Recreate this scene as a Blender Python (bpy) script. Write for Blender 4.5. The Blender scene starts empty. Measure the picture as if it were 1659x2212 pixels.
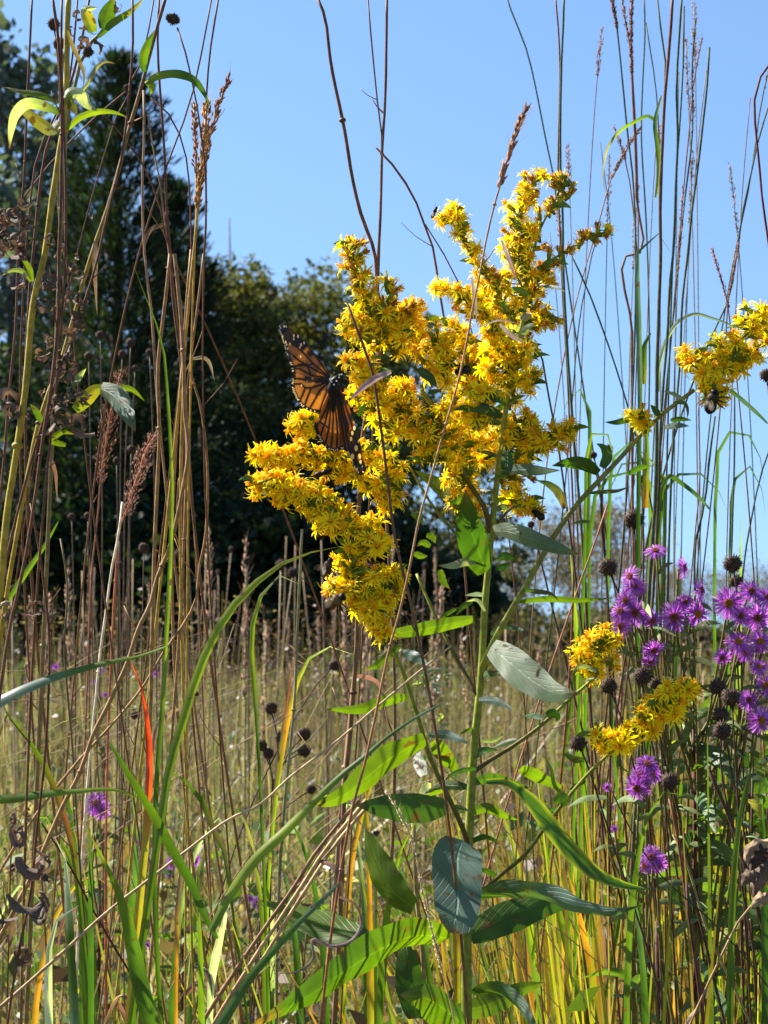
import bpy, math, random
import numpy as np
from mathutils import Vector, Matrix, Quaternion
random.seed(7); NR = np.random.default_rng(11)
SC = bpy.context.scene
COL = SC.collection
R = math.radians
# ------------------------------------------------------------------ camera
HALF = math.tan(R(14.0)); PITCH = math.atan(0.2297*HALF); CAMZ = 1.40
cd = bpy.data.cameras.new('camera'); cam = bpy.data.objects.new('camera', cd); COL.objects.link(cam)
cam.location = (0, 0, CAMZ); cam.rotation_euler = (R(90)+PITCH, 0, 0)
cd.sensor_fit = 'VERTICAL'; cd.sensor_height = 36; cd.lens = 18/HALF
cd.clip_start = 0.02; cd.clip_end = 3000
cd.dof.use_dof = True; cd.dof.focus_distance = 1.22; cd.dof.aperture_fstop = 34
SC.camera = cam
CP, SP = math.cos(PITCH), math.sin(PITCH)
def at(x, y, Y=1.2):
    a = (x-829.5)/1106*HALF; b = -(y-1106)/1106*HALF
    dx, dy, dz = a, CP-b*SP, SP+b*CP
    k = Y/dy
    return Vector((dx*k, Y, CAMZ+dz*k))
def px(Y): return Y*HALF/1106          # metres per picture unit at distance Y
# ------------------------------------------------------------------ light
SUN_EL, SUN_AZ = R(43), R(-62)         # azimuth measured from the view direction, negative = to its left
W = bpy.data.worlds.new('World'); SC.world = W; W.use_nodes = True
nt = W.node_tree; nt.nodes.clear()
sky = nt.nodes.new('ShaderNodeTexSky'); sky.sky_type = 'NISHITA'; sky.sun_disc = False
sky.sun_elevation = SUN_EL; sky.sun_rotation = SUN_AZ
sky.air_density = 1.15; sky.dust_density = 0.15; sky.ozone_density = 3.0; sky.altitude = 300
bg = nt.nodes.new('ShaderNodeBackground'); bg.inputs[1].default_value = 0.073
wo = nt.nodes.new('ShaderNodeOutputWorld')
hs = nt.nodes.new('ShaderNodeHueSaturation'); hs.inputs['Saturation'].default_value = 1.06
stc = nt.nodes.new('ShaderNodeTexCoord'); sa = nt.nodes.new('ShaderNodeVectorMath'); sa.operation = 'ADD'; sa.inputs[1].default_value = (0, 0, .20)
sn = nt.nodes.new('ShaderNodeVectorMath'); sn.operation = 'NORMALIZE'; nt.links.new(stc.outputs['Generated'], sa.inputs[0]); nt.links.new(sa.outputs[0], sn.inputs[0]); nt.links.new(sn.outputs[0], sky.inputs[0])
nt.links.new(sky.outputs[0], hs.inputs['Color']); nt.links.new(hs.outputs[0], bg.inputs[0]); nt.links.new(bg.outputs[0], wo.inputs[0])
sd = bpy.data.lights.new('sun', 'SUN'); sun = bpy.data.objects.new('sun', sd); COL.objects.link(sun)
sd.energy = 5.0; sd.angle = R(0.53); sd.color = (1.0, 0.95, 0.86)
sdir = Vector((math.sin(SUN_AZ)*math.cos(SUN_EL), math.cos(SUN_AZ)*math.cos(SUN_EL), math.sin(SUN_EL)))
sun.rotation_euler = sdir.to_track_quat('Z', 'Y').to_euler(); sun.location = sdir*20
SC.view_settings.view_transform = 'Standard'; SC.view_settings.look = 'None'
SC.view_settings.exposure = 1.62; SC.view_settings.gamma = 1.0
SC.cycles.max_bounces = 8; SC.cycles.transparent_max_bounces = 8; SC.cycles.sample_clamp_indirect = 6
# ------------------------------------------------------------------ materials
def mat(name, trans=0.0, rough=0.5, spec=0.35, tint=(1, 1, .5), tgain=1.5, noise=0.25, nscale=60, veins=0.0, stripes=0.0, fuzz=0.0, bump=0.0, spots=0, warm=None):
    m = bpy.data.materials.new(name); m.use_nodes = True
    t = m.node_tree; t.nodes.clear(); N = t.nodes.new; L = t.links.new
    out = N('ShaderNodeOutputMaterial'); a = N('ShaderNodeAttribute'); a.attribute_name = 'col'
    tc = N('ShaderNodeTexCoord'); no = N('ShaderNodeTexNoise'); no.inputs['Scale'].default_value = nscale; no.inputs['Detail'].default_value = 4
    L(tc.outputs['Object'], no.inputs['Vector'])
    mr = N('ShaderNodeMapRange'); mr.inputs[1].default_value = .3; mr.inputs[2].default_value = .7
    mr.inputs[3].default_value = 1-noise; mr.inputs[4].default_value = 1+noise; L(no.outputs[0], mr.inputs[0])
    def mul(c, f):
        v = N('ShaderNodeVectorMath'); v.operation = 'MULTIPLY' if not isinstance(f, float) else 'SCALE'
        L(c, v.inputs[0])
        if isinstance(f, tuple): v.inputs[1].default_value = f
        elif isinstance(f, float): v.inputs['Scale'].default_value = f
        else: L(f, v.inputs[1])
        return v.outputs[0]
    c = mul(a.outputs['Color'], mr.outputs[0])
    if warm: c = mul(c, warm)
    h = no.outputs[0]
    if veins or stripes:
        uv = N('ShaderNodeUVMap'); uv.uv_map = 'uv'; sp = N('ShaderNodeSeparateXYZ'); L(uv.outputs[0], sp.inputs[0])
        def ma(op, x, y=None, z=None):
            n = N('ShaderNodeMath'); n.operation = op
            for i, v in enumerate((x, y, z)):
                if v is None: continue
                if isinstance(v, (int, float)): n.inputs[i].default_value = v
                else: L(v, n.inputs[i])
            return n.outputs[0]
        d = ma('ABSOLUTE', ma('SUBTRACT', sp.outputs[0], .5))
        if veins:
            rib = ma('SUBTRACT', 1, ma('MINIMUM', ma('MULTIPLY', d, 26), 1))
            side = ma('SINE', ma('MULTIPLY', ma('SUBTRACT', ma('MULTIPLY', sp.outputs[1], 9), ma('MULTIPLY', d, 5.5)), 6.283))
            side = ma('POWER', ma('MAXIMUM', side, 0), 12)
            fac = ma('ADD', 1, ma('MULTIPLY', ma('ADD', ma('MULTIPLY', rib, 1.6), ma('MULTIPLY', side, .18)), veins))
            h = ma('SUBTRACT', h, ma('ADD', rib, ma('MULTIPLY', side, .5)))
        else:
            st = ma('SINE', ma('MULTIPLY', sp.outputs[0], 50))
            fac = ma('ADD', 1, ma('MULTIPLY', st, stripes)); h = ma('ADD', h, ma('MULTIPLY', st, .4))
        c = mul(c, fac)
    if spots:
        n2 = N('ShaderNodeTexNoise'); n2.inputs['Scale'].default_value = spots; n2.inputs['Detail'].default_value = 3; L(tc.outputs['Object'], n2.inputs['Vector'])
        m2 = N('ShaderNodeMapRange'); m2.inputs[1].default_value = .64; m2.inputs[2].default_value = .70; L(n2.outputs[0], m2.inputs[0])
        mxs = N('ShaderNodeMix'); mxs.data_type = 'RGBA'; L(m2.outputs[0], mxs.inputs['Factor']); L(c, mxs.inputs['A']); mxs.inputs['B'].default_value = (.13, .07, .02, 1); c = mxs.outputs['Result']
    p = N('ShaderNodeBsdfPrincipled'); L(c, p.inputs['Base Color']); p.inputs['Roughness'].default_value = rough
    p.inputs['Specular IOR Level'].default_value = spec
    if fuzz: p.inputs['Sheen Weight'].default_value = fuzz; p.inputs['Sheen Roughness'].default_value = .4
    if bump:
        b = N('ShaderNodeBump'); b.inputs['Strength'].default_value = bump; b.inputs['Distance'].default_value = .0006; L(h, b.inputs['Height']); L(b.outputs[0], p.inputs['Normal'])
    if trans:
        tr = N('ShaderNodeBsdfTranslucent'); L(mul(mul(c, tint), float(tgain)), tr.inputs[0])
        mx = N('ShaderNodeMixShader'); mx.inputs[0].default_value = trans
        L(p.outputs[0], mx.inputs[1]); L(tr.outputs[0], mx.inputs[2]); L(mx.outputs[0], out.inputs[0])
    else: L(p.outputs[0], out.inputs[0])
    return m
M = {
 'leaf': mat('leaf_blade', .5, .45, .4, (1.0, 1.08, .15), 1.25, .3, 45, veins=.30, bump=.6, spots=130),
 'blade': mat('grass_blade', .5, .4, .45, (1.05, 1.2, .3), 1.5, .28, 50, stripes=.15, spots=150),
 'stem': mat('plant_stem', 0, .6, .2, noise=.35, nscale=220, bump=.5, warm=(1.1, .97, .68)),
 'dry': mat('dry_leaf', .2, .7, .2, (1.05, .9, .7), 1.2, .4, 120, veins=.15, bump=.8),
 'petal': mat('yellow_petal', .5, .55, .2, (1.0, 1.05, .2), 1.3, .1, 300),
 'purple': mat('purple_petal', .5, .5, .2, (1.1, .85, 1.15), 1.3, .12, 300),
 'disc': mat('flower_disc', .2, .7, .2, (1, .9, .3), 1.3, .25, 500),
 'seed': mat('seed_husk', .25, .8, .2, (1.1, .9, .7), 1.5, .35, 400),
 'wing': mat('butterfly_wing', .4, .45, .4, (1.15, .95, .4), 1.6, .1, 900, bump=.2),
 'fur': mat('insect_fur', .15, .9, .05, (1, .9, .6), 1.2, .3, 900),
 'chitin': mat('insect_body', 0, .5, .15, noise=.2, nscale=500),
 'bark': mat('bark', 0, .9, .1, noise=.4, nscale=6, bump=.5),
 'crown': mat('tree_foliage', .3, .6, .12, (1.1, 1.1, .4), 1.2, .35, 1.2),
 'meadow': mat('meadow_grass', .4, .45, .35, (1.05, 1.15, .45), 1.2, .35, 8),
}
def glass_wing():
    m = bpy.data.materials.new('insect_wing'); m.use_nodes = True; t = m.node_tree
    p = t.nodes['Principled BSDF']; p.inputs['Base Color'].default_value = (.22, .16, .08, 1); p.inputs['Roughness'].default_value = .4
    p.inputs['Alpha'].default_value = .13; p.inputs['Specular IOR Level'].default_value = .1
    return m
M['clearwing'] = glass_wing()
# ------------------------------------------------------------------ mesh collecting
class MB:
    def __init__(s): s.v = []; s.f = []; s.c = []; s.uv = []
    def add(s, v, f, c, uv=None):
        o = len(s.v); s.v += v; s.f += [tuple(i+o for i in q) for q in f]
        s.c += c if isinstance(c, list) else [c]*len(v)
        s.uv += uv if uv else [(.2, .2)]*len(v)
    def build(s, name, m, root=None, parent=None, loc=None):
        me = bpy.data.meshes.new(name)
        off = root.location if root is not None else (Vector(loc) if loc is not None else Vector((0, 0, 0)))
        V = np.array([tuple(x) for x in s.v], dtype=np.float32)-np.array(off, dtype=np.float32)
        me.from_pydata(V.tolist(), [], s.f)
        setcol(me, np.array([tuple(c)[:3] for c in s.c], dtype=np.float32), np.array(s.uv, dtype=np.float32))
        me.materials.append(M[m] if isinstance(m, str) else m)
        o = bpy.data.objects.new(name, me); COL.objects.link(o)
        par = parent if parent is not None else root
        if par is not None: o.parent = par
        elif loc is not None: o.location = loc
        return o
def setcol(me, C, UV=None):
    a = me.attributes.new('col', 'FLOAT_COLOR', 'POINT')
    a.data.foreach_set('color', np.hstack([C, np.ones((len(C), 1), np.float32)]).ravel().astype(np.float32))
    if UV is not None:
        ul = me.uv_layers.new(name='uv'); n = len(me.loops); idx = np.zeros(n, np.int32); me.loops.foreach_get('vertex_index', idx)
        ul.data.foreach_set('uv', UV[idx].ravel())
    me.polygons.foreach_set('use_smooth', [True]*len(me.polygons)); me.update()
def tag(o, label=None, cat=None, group=None, kind=None):
    if label: o['label'] = label
    if cat: o['category'] = cat
    if group: o['group'] = group
    if kind: o['kind'] = kind
    return o
def thing(name, label, cat, loc, group=None):
    o = bpy.data.objects.new(name, None); COL.objects.link(o); o.empty_display_size = .02
    o.location = loc; return tag(o, label, cat, group)
def jit(c, k=.15):
    f = 1+random.uniform(-k, k); return tuple(max(0, x*f*(1+random.uniform(-k, k)*.4)) for x in c)
def mixc(a, b, t): return tuple(a[i]*(1-t)+b[i]*t for i in range(3))
def smooth(P, n):
    """Catmull-Rom through P, n points in all"""
    P = [Vector(p) for p in P]
    if len(P) == 2: return [P[0].lerp(P[1], i/(n-1)) for i in range(n)]
    d = [0]
    for a, b in zip(P, P[1:]): d.append(d[-1]+max((b-a).length, 1e-7))
    n_ = len(P); dl = [d[k+1]-d[k] for k in range(n_-1)]; sl = [(P[k+1]-P[k])/dl[k] for k in range(n_-1)]; out = []
    m = [sl[0]]+[(sl[k-1]*dl[k]+sl[k]*dl[k-1])/(dl[k]+dl[k-1]) for k in range(1, n_-1)]+[sl[-1]]
    for i in range(n):
        s = d[-1]*i/(n-1); k = 0
        while k < n_-2 and d[k+1] < s: k += 1
        h = dl[k]; t = min(max((s-d[k])/h, 0), 1); t2 = t*t; t3 = t2*t
        out.append(P[k]*(2*t3-3*t2+1)+m[k]*(h*(t3-2*t2+t))+P[k+1]*(3*t2-2*t3)+m[k+1]*(h*(t3-t2)))
    return out
def interp(L, t):
    if not isinstance(L, (list, tuple)): return L
    k = t*(len(L)-1); i = min(int(k), len(L)-2) if len(L) > 1 else 0
    if len(L) == 1: return L[0]
    a, b = L[i], L[i+1]; u = k-i
    return mixc(a, b, u) if isinstance(a, tuple) else a+(b-a)*u
def tube(mb, P, rad, col, sides=6, n=None, cap=True, nodes=0, wob=0):
    n = n or max(4, 4*len(P)); Q = smooth(P, n); V = []; F = []; C = []; UV = []
    up = None
    for i, q in enumerate(Q):
        t = i/(n-1); T = (Q[min(i+1, n-1)]-Q[max(i-1, 0)]).normalized()
        if up is None:
            up = T.orthogonal().normalized()
        up = (up-T*up.dot(T)).normalized(); s = T.cross(up)
        r = interp(rad, t)*(1+wob*random.uniform(-1, 1)); c = interp(col, t) if isinstance(col, list) else col
        if wob: q = q+Vector([random.uniform(-1, 1)*r*wob for _ in range(3)])
        c = jit(c, .07)
        for k in range(sides):
            a = 2*math.pi*k/sides
            V.append(q+(up*math.cos(a)+s*math.sin(a))*r); C.append(c); UV.append((k/sides, t))
    for i in range(n-1):
        for k in range(sides):
            k2 = (k+1) % sides; F.append((i*sides+k, i*sides+k2, (i+1)*sides+k2, (i+1)*sides+k))
    if cap: F.append(tuple(range(sides))[::-1]); F.append(tuple((n-1)*sides+k for k in range(sides)))
    mb.add(V, F, C, UV)
    return Q
VIEW = Vector((0, -1, .02))
def ribbon(mb, Q, widths, cols, tilt=0, twist=0, fold=.15, across=4, wavy=0, edge=None, face=None):
    """a leaf or blade along the points Q: its flat side faces FACE, turned by tilt (radians), folded along the midrib"""
    n = len(Q); V = []; F = []; C = []; UV = []; ph = random.uniform(0, 6)
    for i, q in enumerate(Q):
        t = i/(n-1); T = (Q[min(i+1, n-1)]-Q[max(i-1, 0)]).normalized()
        f = face if face is not None else VIEW
        S = T.cross(f)
        if S.length < .08: S = T.cross(Vector((.3, -.4, .8)))
        S.normalize(); S = Quaternion(T, tilt+twist*t) @ S; Nn = S.cross(T)
        w = widths(t) if callable(widths) else interp(widths, t)
        c = cols(t) if callable(cols) else (interp(cols, t) if isinstance(cols, list) else cols)
        for k in range(across+1):
            u = k/across; a = (u-.5)*2
            wv = wavy*w*math.sin(t*22+ph+(2 if a > 0 else 0))*abs(a)
            V.append(q+S*(a*w/2*(1-abs(fold)*.2))+Nn*(-fold*abs(a)*w/2+wv))
            cc = c
            if edge and abs(a) > .9: cc = edge
            C.append(jit(cc, .04)); UV.append((u, t))
    for i in range(n-1):
        for k in range(across):
            a = i*(across+1)+k; F.append((a, a+1, a+across+2, a+across+1))
    mb.add(V, F, C, UV)
def lance(w, p=.85, base=.12):
    return lambda t: w*max(.02, (math.sin(math.pi*min(1, t*(1-base)+base)**p))**.9)
def grassw(w0, w1=None):
    w1 = w0 if w1 is None else w1
    return lambda t: max(.0004, (w0+(w1-w0)*t)*(1 if t < .6 else max(0, 1-((t-.6)/.4)**1.6)))
C_ = dict(green=(.06, .12, .012), bright=(.105, .165, .010), dark=(.035, .085, .015), teal=(.10, .16, .135), pale=(.55, .58, .50), grey=(.26, .29, .24),
 gold=(.34, .27, .035), yg=(.20, .26, .02), straw=(.50, .40, .26), tan=(.32, .22, .13), brown=(.15, .10, .07), dbrown=(.065, .038, .03), maroon=(.085, .022, .03),
 purple=(.42, .16, .62), red=(.75, .06, .02), orange=(.55, .22, .03), yellow=(.85, .50, .008), white=(.75, .72, .66), navy=(.035, .05, .045), lime=(.22, .27, .015), gstem=(.13, .19, .05), rust=(.25, .08, .04), black=(.012, .01, .01))
# ------------------------------------------------------------------ ground
def ground():
    n = 60; ys = np.concatenate([[-30, -10, 0], np.geomspace(1, 1500, n-3)]); xs = np.concatenate([-np.geomspace(900, 1, 24), [0], np.geomspace(1, 900, 24)])
    V = [(x, y, 0.03*math.sin(x*.7+y*.3)*min(1, 30/max(abs(y), 1))) for y in ys for x in xs]; m = len(xs)
    F = [(j*m+i, j*m+i+1, (j+1)*m+i+1, (j+1)*m+i) for j in range(len(ys)-1) for i in range(m-1)]
    mb = MB(); mb.add(V, F, (.09, .075, .035)); o = mb.build('ground', mat('soil', 0, .95, .1, noise=.5, nscale=1.5, bump=.5)); tag(o, kind='structure')
ground()
# ------------------------------------------------------------------ grass blades in bulk
def blades(N, yr, hr, wr, pal, name, lean=.25, curve=.4, seg=5, power=1.0, xfun=None, matn='meadow', clump=0, margin=1.35, xr=None, tip=None, zcap=None, front=False):
    u = NR.random(N)
    Y = (yr[0]**2+u*(yr[1]**2-yr[0]**2))**.5 if power == 1 else yr[0]+(yr[1]-yr[0])*u**power
    if xr is None: X = (NR.random(N)*2-1)*Y*.187*margin
    else: X = (xr[0]+(xr[1]-xr[0])*NR.random(N)-829.5)*HALF/1106*Y
    if clump:
        X += np.sin(Y*3.1+X*2)*clump; Y += np.cos(X*5.3)*clump
    dens = .5+.5*np.sin(X*2.3+Y*.9)*np.sin(Y*1.7-X*.8)
    H = (hr[0]+(hr[1]-hr[0])*NR.random(N)**.8)*(.86+.22*dens)
    if zcap is not None: H = np.minimum(H, zcap(X, Y))
    az = NR.random(N)*2*np.pi; le = np.abs(NR.normal(0, lean, N)); cv = np.abs(NR.normal(0, curve, N))
    wd = wr[0]+(wr[1]-wr[0])*NR.random(N); fa = NR.random(N)*np.pi if not front else NR.normal(0, .75, N)
    pal = np.array(pal, dtype=np.float64); k = NR.integers(0, len(pal), N)
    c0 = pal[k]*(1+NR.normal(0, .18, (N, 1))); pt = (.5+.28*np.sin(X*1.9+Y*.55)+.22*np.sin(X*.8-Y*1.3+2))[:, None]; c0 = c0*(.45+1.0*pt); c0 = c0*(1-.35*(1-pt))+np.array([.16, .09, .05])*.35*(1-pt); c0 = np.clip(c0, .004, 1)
    tipc = np.array([.36, .27, .13]) if tip is None else np.array(tip); tf = np.clip(NR.normal(.25, .35, (N, 1)), 0, .9)
    V = np.zeros((N, seg+1, 2, 3)); C = np.zeros((N, seg+1, 2, 3)); UV = np.zeros((N, seg+1, 2, 2))
    for i in range(seg+1):
        t = i/seg; bend = le*t+cv*t*t*.9
        off = H*bend*.55; z = H*(t-.28*np.minimum(cv, 1.2)*t**3)
        cx = X+np.cos(az)*off; cy = Y+np.sin(az)*off
        w = wd*(1-t**2.2)*.5+.0003
        for s in (0, 1):
            sg = (-1, 1)[s]
            V[:, i, s, 0] = cx+np.cos(fa)*w*sg; V[:, i, s, 1] = cy+np.sin(fa)*w*sg; V[:, i, s, 2] = z
            cc = c0*(1-tf*t*t)+tipc*tf*t*t; C[:, i, s] = cc; UV[:, i, s, 0] = s; UV[:, i, s, 1] = t
    base = (np.arange(N)*(seg+1)*2)[:, None, None]; i = (np.arange(seg)*2)[None, :, None]
    F = base+i+np.array([0, 1, 3, 2])[None, None, :]
    return bulk(name, V.reshape(-1, 3), F.reshape(-1, 4), C.reshape(-1, 3), UV.reshape(-1, 2), matn)
def bulk(name, V, F, C, UV, matn, link=True):
    me = bpy.data.meshes.new(name); nv, nf = len(V), len(F); k = F.shape[1]
    me.vertices.add(nv); me.vertices.foreach_set('co', V.ravel().astype(np.float32))
    me.loops.add(nf*k); me.loops.foreach_set('vertex_index', F.ravel().astype(np.int32))
    me.polygons.add(nf); me.polygons.foreach_set('loop_start', (np.arange(nf)*k).astype(np.int32))
    me.update(calc_edges=True); setcol(me, C.astype(np.float32), UV.astype(np.float32) if UV is not None else None)
    me.materials.append(M[matn])
    if not link: return me
    o = bpy.data.objects.new(name, me); COL.objects.link(o); return o
G1, G2, G3 = (.065, .115, .018), (.095, .15, .02), (.04, .075, .02)
T1, T2, T3 = (.34, .27, .18), (.18, .12, .08), (.09, .055, .04)
Yl, Or = (.34, .30, .03), (.42, .18, .04)
GB, PU, BK = (.10, .10, .035), (.15, .09, .08), (.035, .025, .018)  # BK: near-black blades standing in for shaded gaps in the grass
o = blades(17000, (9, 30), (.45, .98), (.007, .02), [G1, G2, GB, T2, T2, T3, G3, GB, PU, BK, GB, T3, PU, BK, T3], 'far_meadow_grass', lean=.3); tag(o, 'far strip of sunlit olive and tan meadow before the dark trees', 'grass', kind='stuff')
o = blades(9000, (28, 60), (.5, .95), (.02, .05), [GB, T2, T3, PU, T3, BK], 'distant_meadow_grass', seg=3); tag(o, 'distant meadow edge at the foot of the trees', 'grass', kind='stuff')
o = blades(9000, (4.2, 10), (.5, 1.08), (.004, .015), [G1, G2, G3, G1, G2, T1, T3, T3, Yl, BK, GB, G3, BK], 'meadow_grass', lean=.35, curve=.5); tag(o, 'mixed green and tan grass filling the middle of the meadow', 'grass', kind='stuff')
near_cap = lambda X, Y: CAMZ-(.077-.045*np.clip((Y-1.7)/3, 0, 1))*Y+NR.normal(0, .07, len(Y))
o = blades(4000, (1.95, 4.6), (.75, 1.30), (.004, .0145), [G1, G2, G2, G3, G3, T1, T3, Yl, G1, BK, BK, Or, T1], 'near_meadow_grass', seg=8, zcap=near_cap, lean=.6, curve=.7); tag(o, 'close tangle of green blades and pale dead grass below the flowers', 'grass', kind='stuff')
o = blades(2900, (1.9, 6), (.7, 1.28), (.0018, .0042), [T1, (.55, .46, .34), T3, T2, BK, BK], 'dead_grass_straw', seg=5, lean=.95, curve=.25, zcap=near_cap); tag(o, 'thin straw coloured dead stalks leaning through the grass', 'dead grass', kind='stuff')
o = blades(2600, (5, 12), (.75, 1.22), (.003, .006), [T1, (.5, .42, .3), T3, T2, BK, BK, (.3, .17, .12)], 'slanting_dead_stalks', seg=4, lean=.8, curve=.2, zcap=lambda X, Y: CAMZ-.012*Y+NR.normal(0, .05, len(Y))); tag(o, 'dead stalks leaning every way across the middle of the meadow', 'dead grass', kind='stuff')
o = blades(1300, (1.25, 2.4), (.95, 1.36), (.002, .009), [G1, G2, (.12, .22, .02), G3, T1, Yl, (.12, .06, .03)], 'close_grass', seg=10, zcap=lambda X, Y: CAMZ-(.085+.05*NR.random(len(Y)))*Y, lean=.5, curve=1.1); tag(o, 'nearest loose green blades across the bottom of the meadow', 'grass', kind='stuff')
# tall sheaf of blades, backlight brightness put into its yellow and orange palette
rc = lambda X, Y: CAMZ-(.03+.13*NR.random(len(Y))**1.3)*Y
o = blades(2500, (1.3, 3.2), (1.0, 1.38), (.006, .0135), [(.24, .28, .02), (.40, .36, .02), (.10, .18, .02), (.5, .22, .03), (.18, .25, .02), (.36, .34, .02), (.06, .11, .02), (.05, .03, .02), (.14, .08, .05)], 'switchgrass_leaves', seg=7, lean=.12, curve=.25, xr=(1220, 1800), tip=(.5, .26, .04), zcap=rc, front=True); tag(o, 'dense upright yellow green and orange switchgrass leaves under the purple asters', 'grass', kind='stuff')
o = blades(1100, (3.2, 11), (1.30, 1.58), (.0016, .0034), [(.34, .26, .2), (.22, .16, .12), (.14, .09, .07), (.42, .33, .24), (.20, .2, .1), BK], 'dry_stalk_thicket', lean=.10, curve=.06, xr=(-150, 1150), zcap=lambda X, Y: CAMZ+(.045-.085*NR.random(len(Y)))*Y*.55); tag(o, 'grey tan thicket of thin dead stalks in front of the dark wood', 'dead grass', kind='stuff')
# small broad leaves low in the meadow
def leaflets(N, yr, hr, size, pal, name, xr=None, margin=1.35):
    Y = (yr[0]**2+NR.random(N)*(yr[1]**2-yr[0]**2))**.5
    X = (NR.random(N)*2-1)*Y*.187*margin if xr is None else (xr[0]+(xr[1]-xr[0])*NR.random(N)-829.5)*HALF/1106*Y
    Z = hr[0]+(hr[1]-hr[0])*NR.random(N)
    X += NR.normal(0, .02, N); D = NR.normal(0, 1, (N, 3)); D[:, 2] = D[:, 2]*.5+.2; D /= np.linalg.norm(D, axis=1)[:, None]
    U = NR.normal(0, 1, (N, 3)); S = np.cross(D, U); S /= np.linalg.norm(S, axis=1)[:, None]
    L = size[0]+(size[1]-size[0])*NR.random(N); P = np.stack([X, Y, Z], 1); w = (L*(.16+.16*NR.random(N)))[:, None]; L = L[:, None]
    Nn = np.cross(D, S)
    V = np.stack([P, P+D*L*.45+S*w-Nn*L*.05, P+D*L+Nn*L*-.25, P+D*L*.45-S*w-Nn*L*.05], 1)
    F = (np.arange(N)*4)[:, None]+np.arange(4)[None]
    pal = np.array(pal); c = np.clip(pal[NR.integers(0, len(pal), N)]*(1+NR.normal(0, .2, (N, 1))), .005, 1)
    return bulk(name, V.reshape(-1, 3), F, np.repeat(c, 4, 0), np.tile(np.array([[.5, 0], [1, .5], [.5, 1], [0, .5]]), (N, 1)), 'meadow')
o = leaflets(9000, (2.3, 8), (.35, .98), (.012, .05), [G1, G3, (.08, .14, .04), T2, G2], 'meadow_undergrowth'); tag(o, 'low leafy undergrowth between the grass blades', 'undergrowth', kind='stuff')
o = leaflets(9000, (8, 26), (.45, .92), (.02, .06), [(.10, .14, .04), (.20, .20, .05), T2, (.08, .10, .04), (.16, .12, .08), (.30, .27, .08)], 'goldenrod_stand'); tag(o, 'faded yellow olive weeds massed in the middle distance', 'weeds', kind='stuff')
o = leaflets(3400, (3.4, 9), (1.15, 1.48), (.006, .018), [(.12, .08, .06), (.2, .15, .11), (.12, .07, .05), T3], 'weed_seed_tufts', xr=(-150, 1000)); tag(o, 'brown tufts of spent weed seed heads hovering over the meadow stalks', 'weeds', kind='stuff')
o = leaflets(3200, (1.35, 3.2), (.80, 1.16), (.008, .036), [G1, G2, G3, (.12, .18, .02), T2, T3, T1, BK], 'near_undergrowth'); tag(o, 'close leafy undergrowth at the foot of the goldenrod', 'undergrowth', kind='stuff')
random.seed(15)
for i in range(46):
    # rounded weed clumps standing out of the meadow
    Y = random.uniform(7, 24); X_ = random.uniform(-80, 1720); c0 = random.choice([(.09, .10, .03), (.12, .08, .05), (.06, .08, .02), (.16, .13, .06), (.10, .06, .05)]); w_ = random.uniform(.25, .7)*(1+Y/25); h_ = random.uniform(.75, 1.12)+(.12 if Y > 14 else 0); n_ = 420
    P = NR.normal(0, 1, (n_, 3)); P /= np.linalg.norm(P, axis=1)[:, None]; P *= (NR.random((n_, 1))**.4)*np.array([w_/2, w_/2, h_*.42]); P += np.array([0, 0, h_*.58]); x0 = (X_-829.5)*HALF/1106*Y
    D = NR.normal(0, .4, (n_, 3))+np.array([0, 0, 1]); D /= np.linalg.norm(D, axis=1)[:, None]; S = np.cross(D, NR.normal(0, 1, (n_, 3))); S /= np.linalg.norm(S, axis=1)[:, None]; L = (.05+.10*NR.random((n_, 1)))
    V = np.stack([P, P+D*L*.5+S*L*.12, P+D*L, P+D*L*.5-S*L*.12], 1).reshape(-1, 3); V[:, 2] = np.maximum(V[:, 2], 0)
    me = bulk('weed_clump', V, (np.arange(n_)*4)[:, None]+np.arange(4)[None], np.repeat(np.clip(np.array(c0)[None]*(1+NR.normal(0, .35, (n_, 1))), .004, 1), 4, 0), None, 'meadow', link=False)
    o = bpy.data.objects.new('weed_clump', me); COL.objects.link(o); o.location = (x0, Y, 0); tag(o, 'rounded clump of faded weeds standing up out of the meadow', 'weed clump', 'weed clumps in the meadow')
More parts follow.
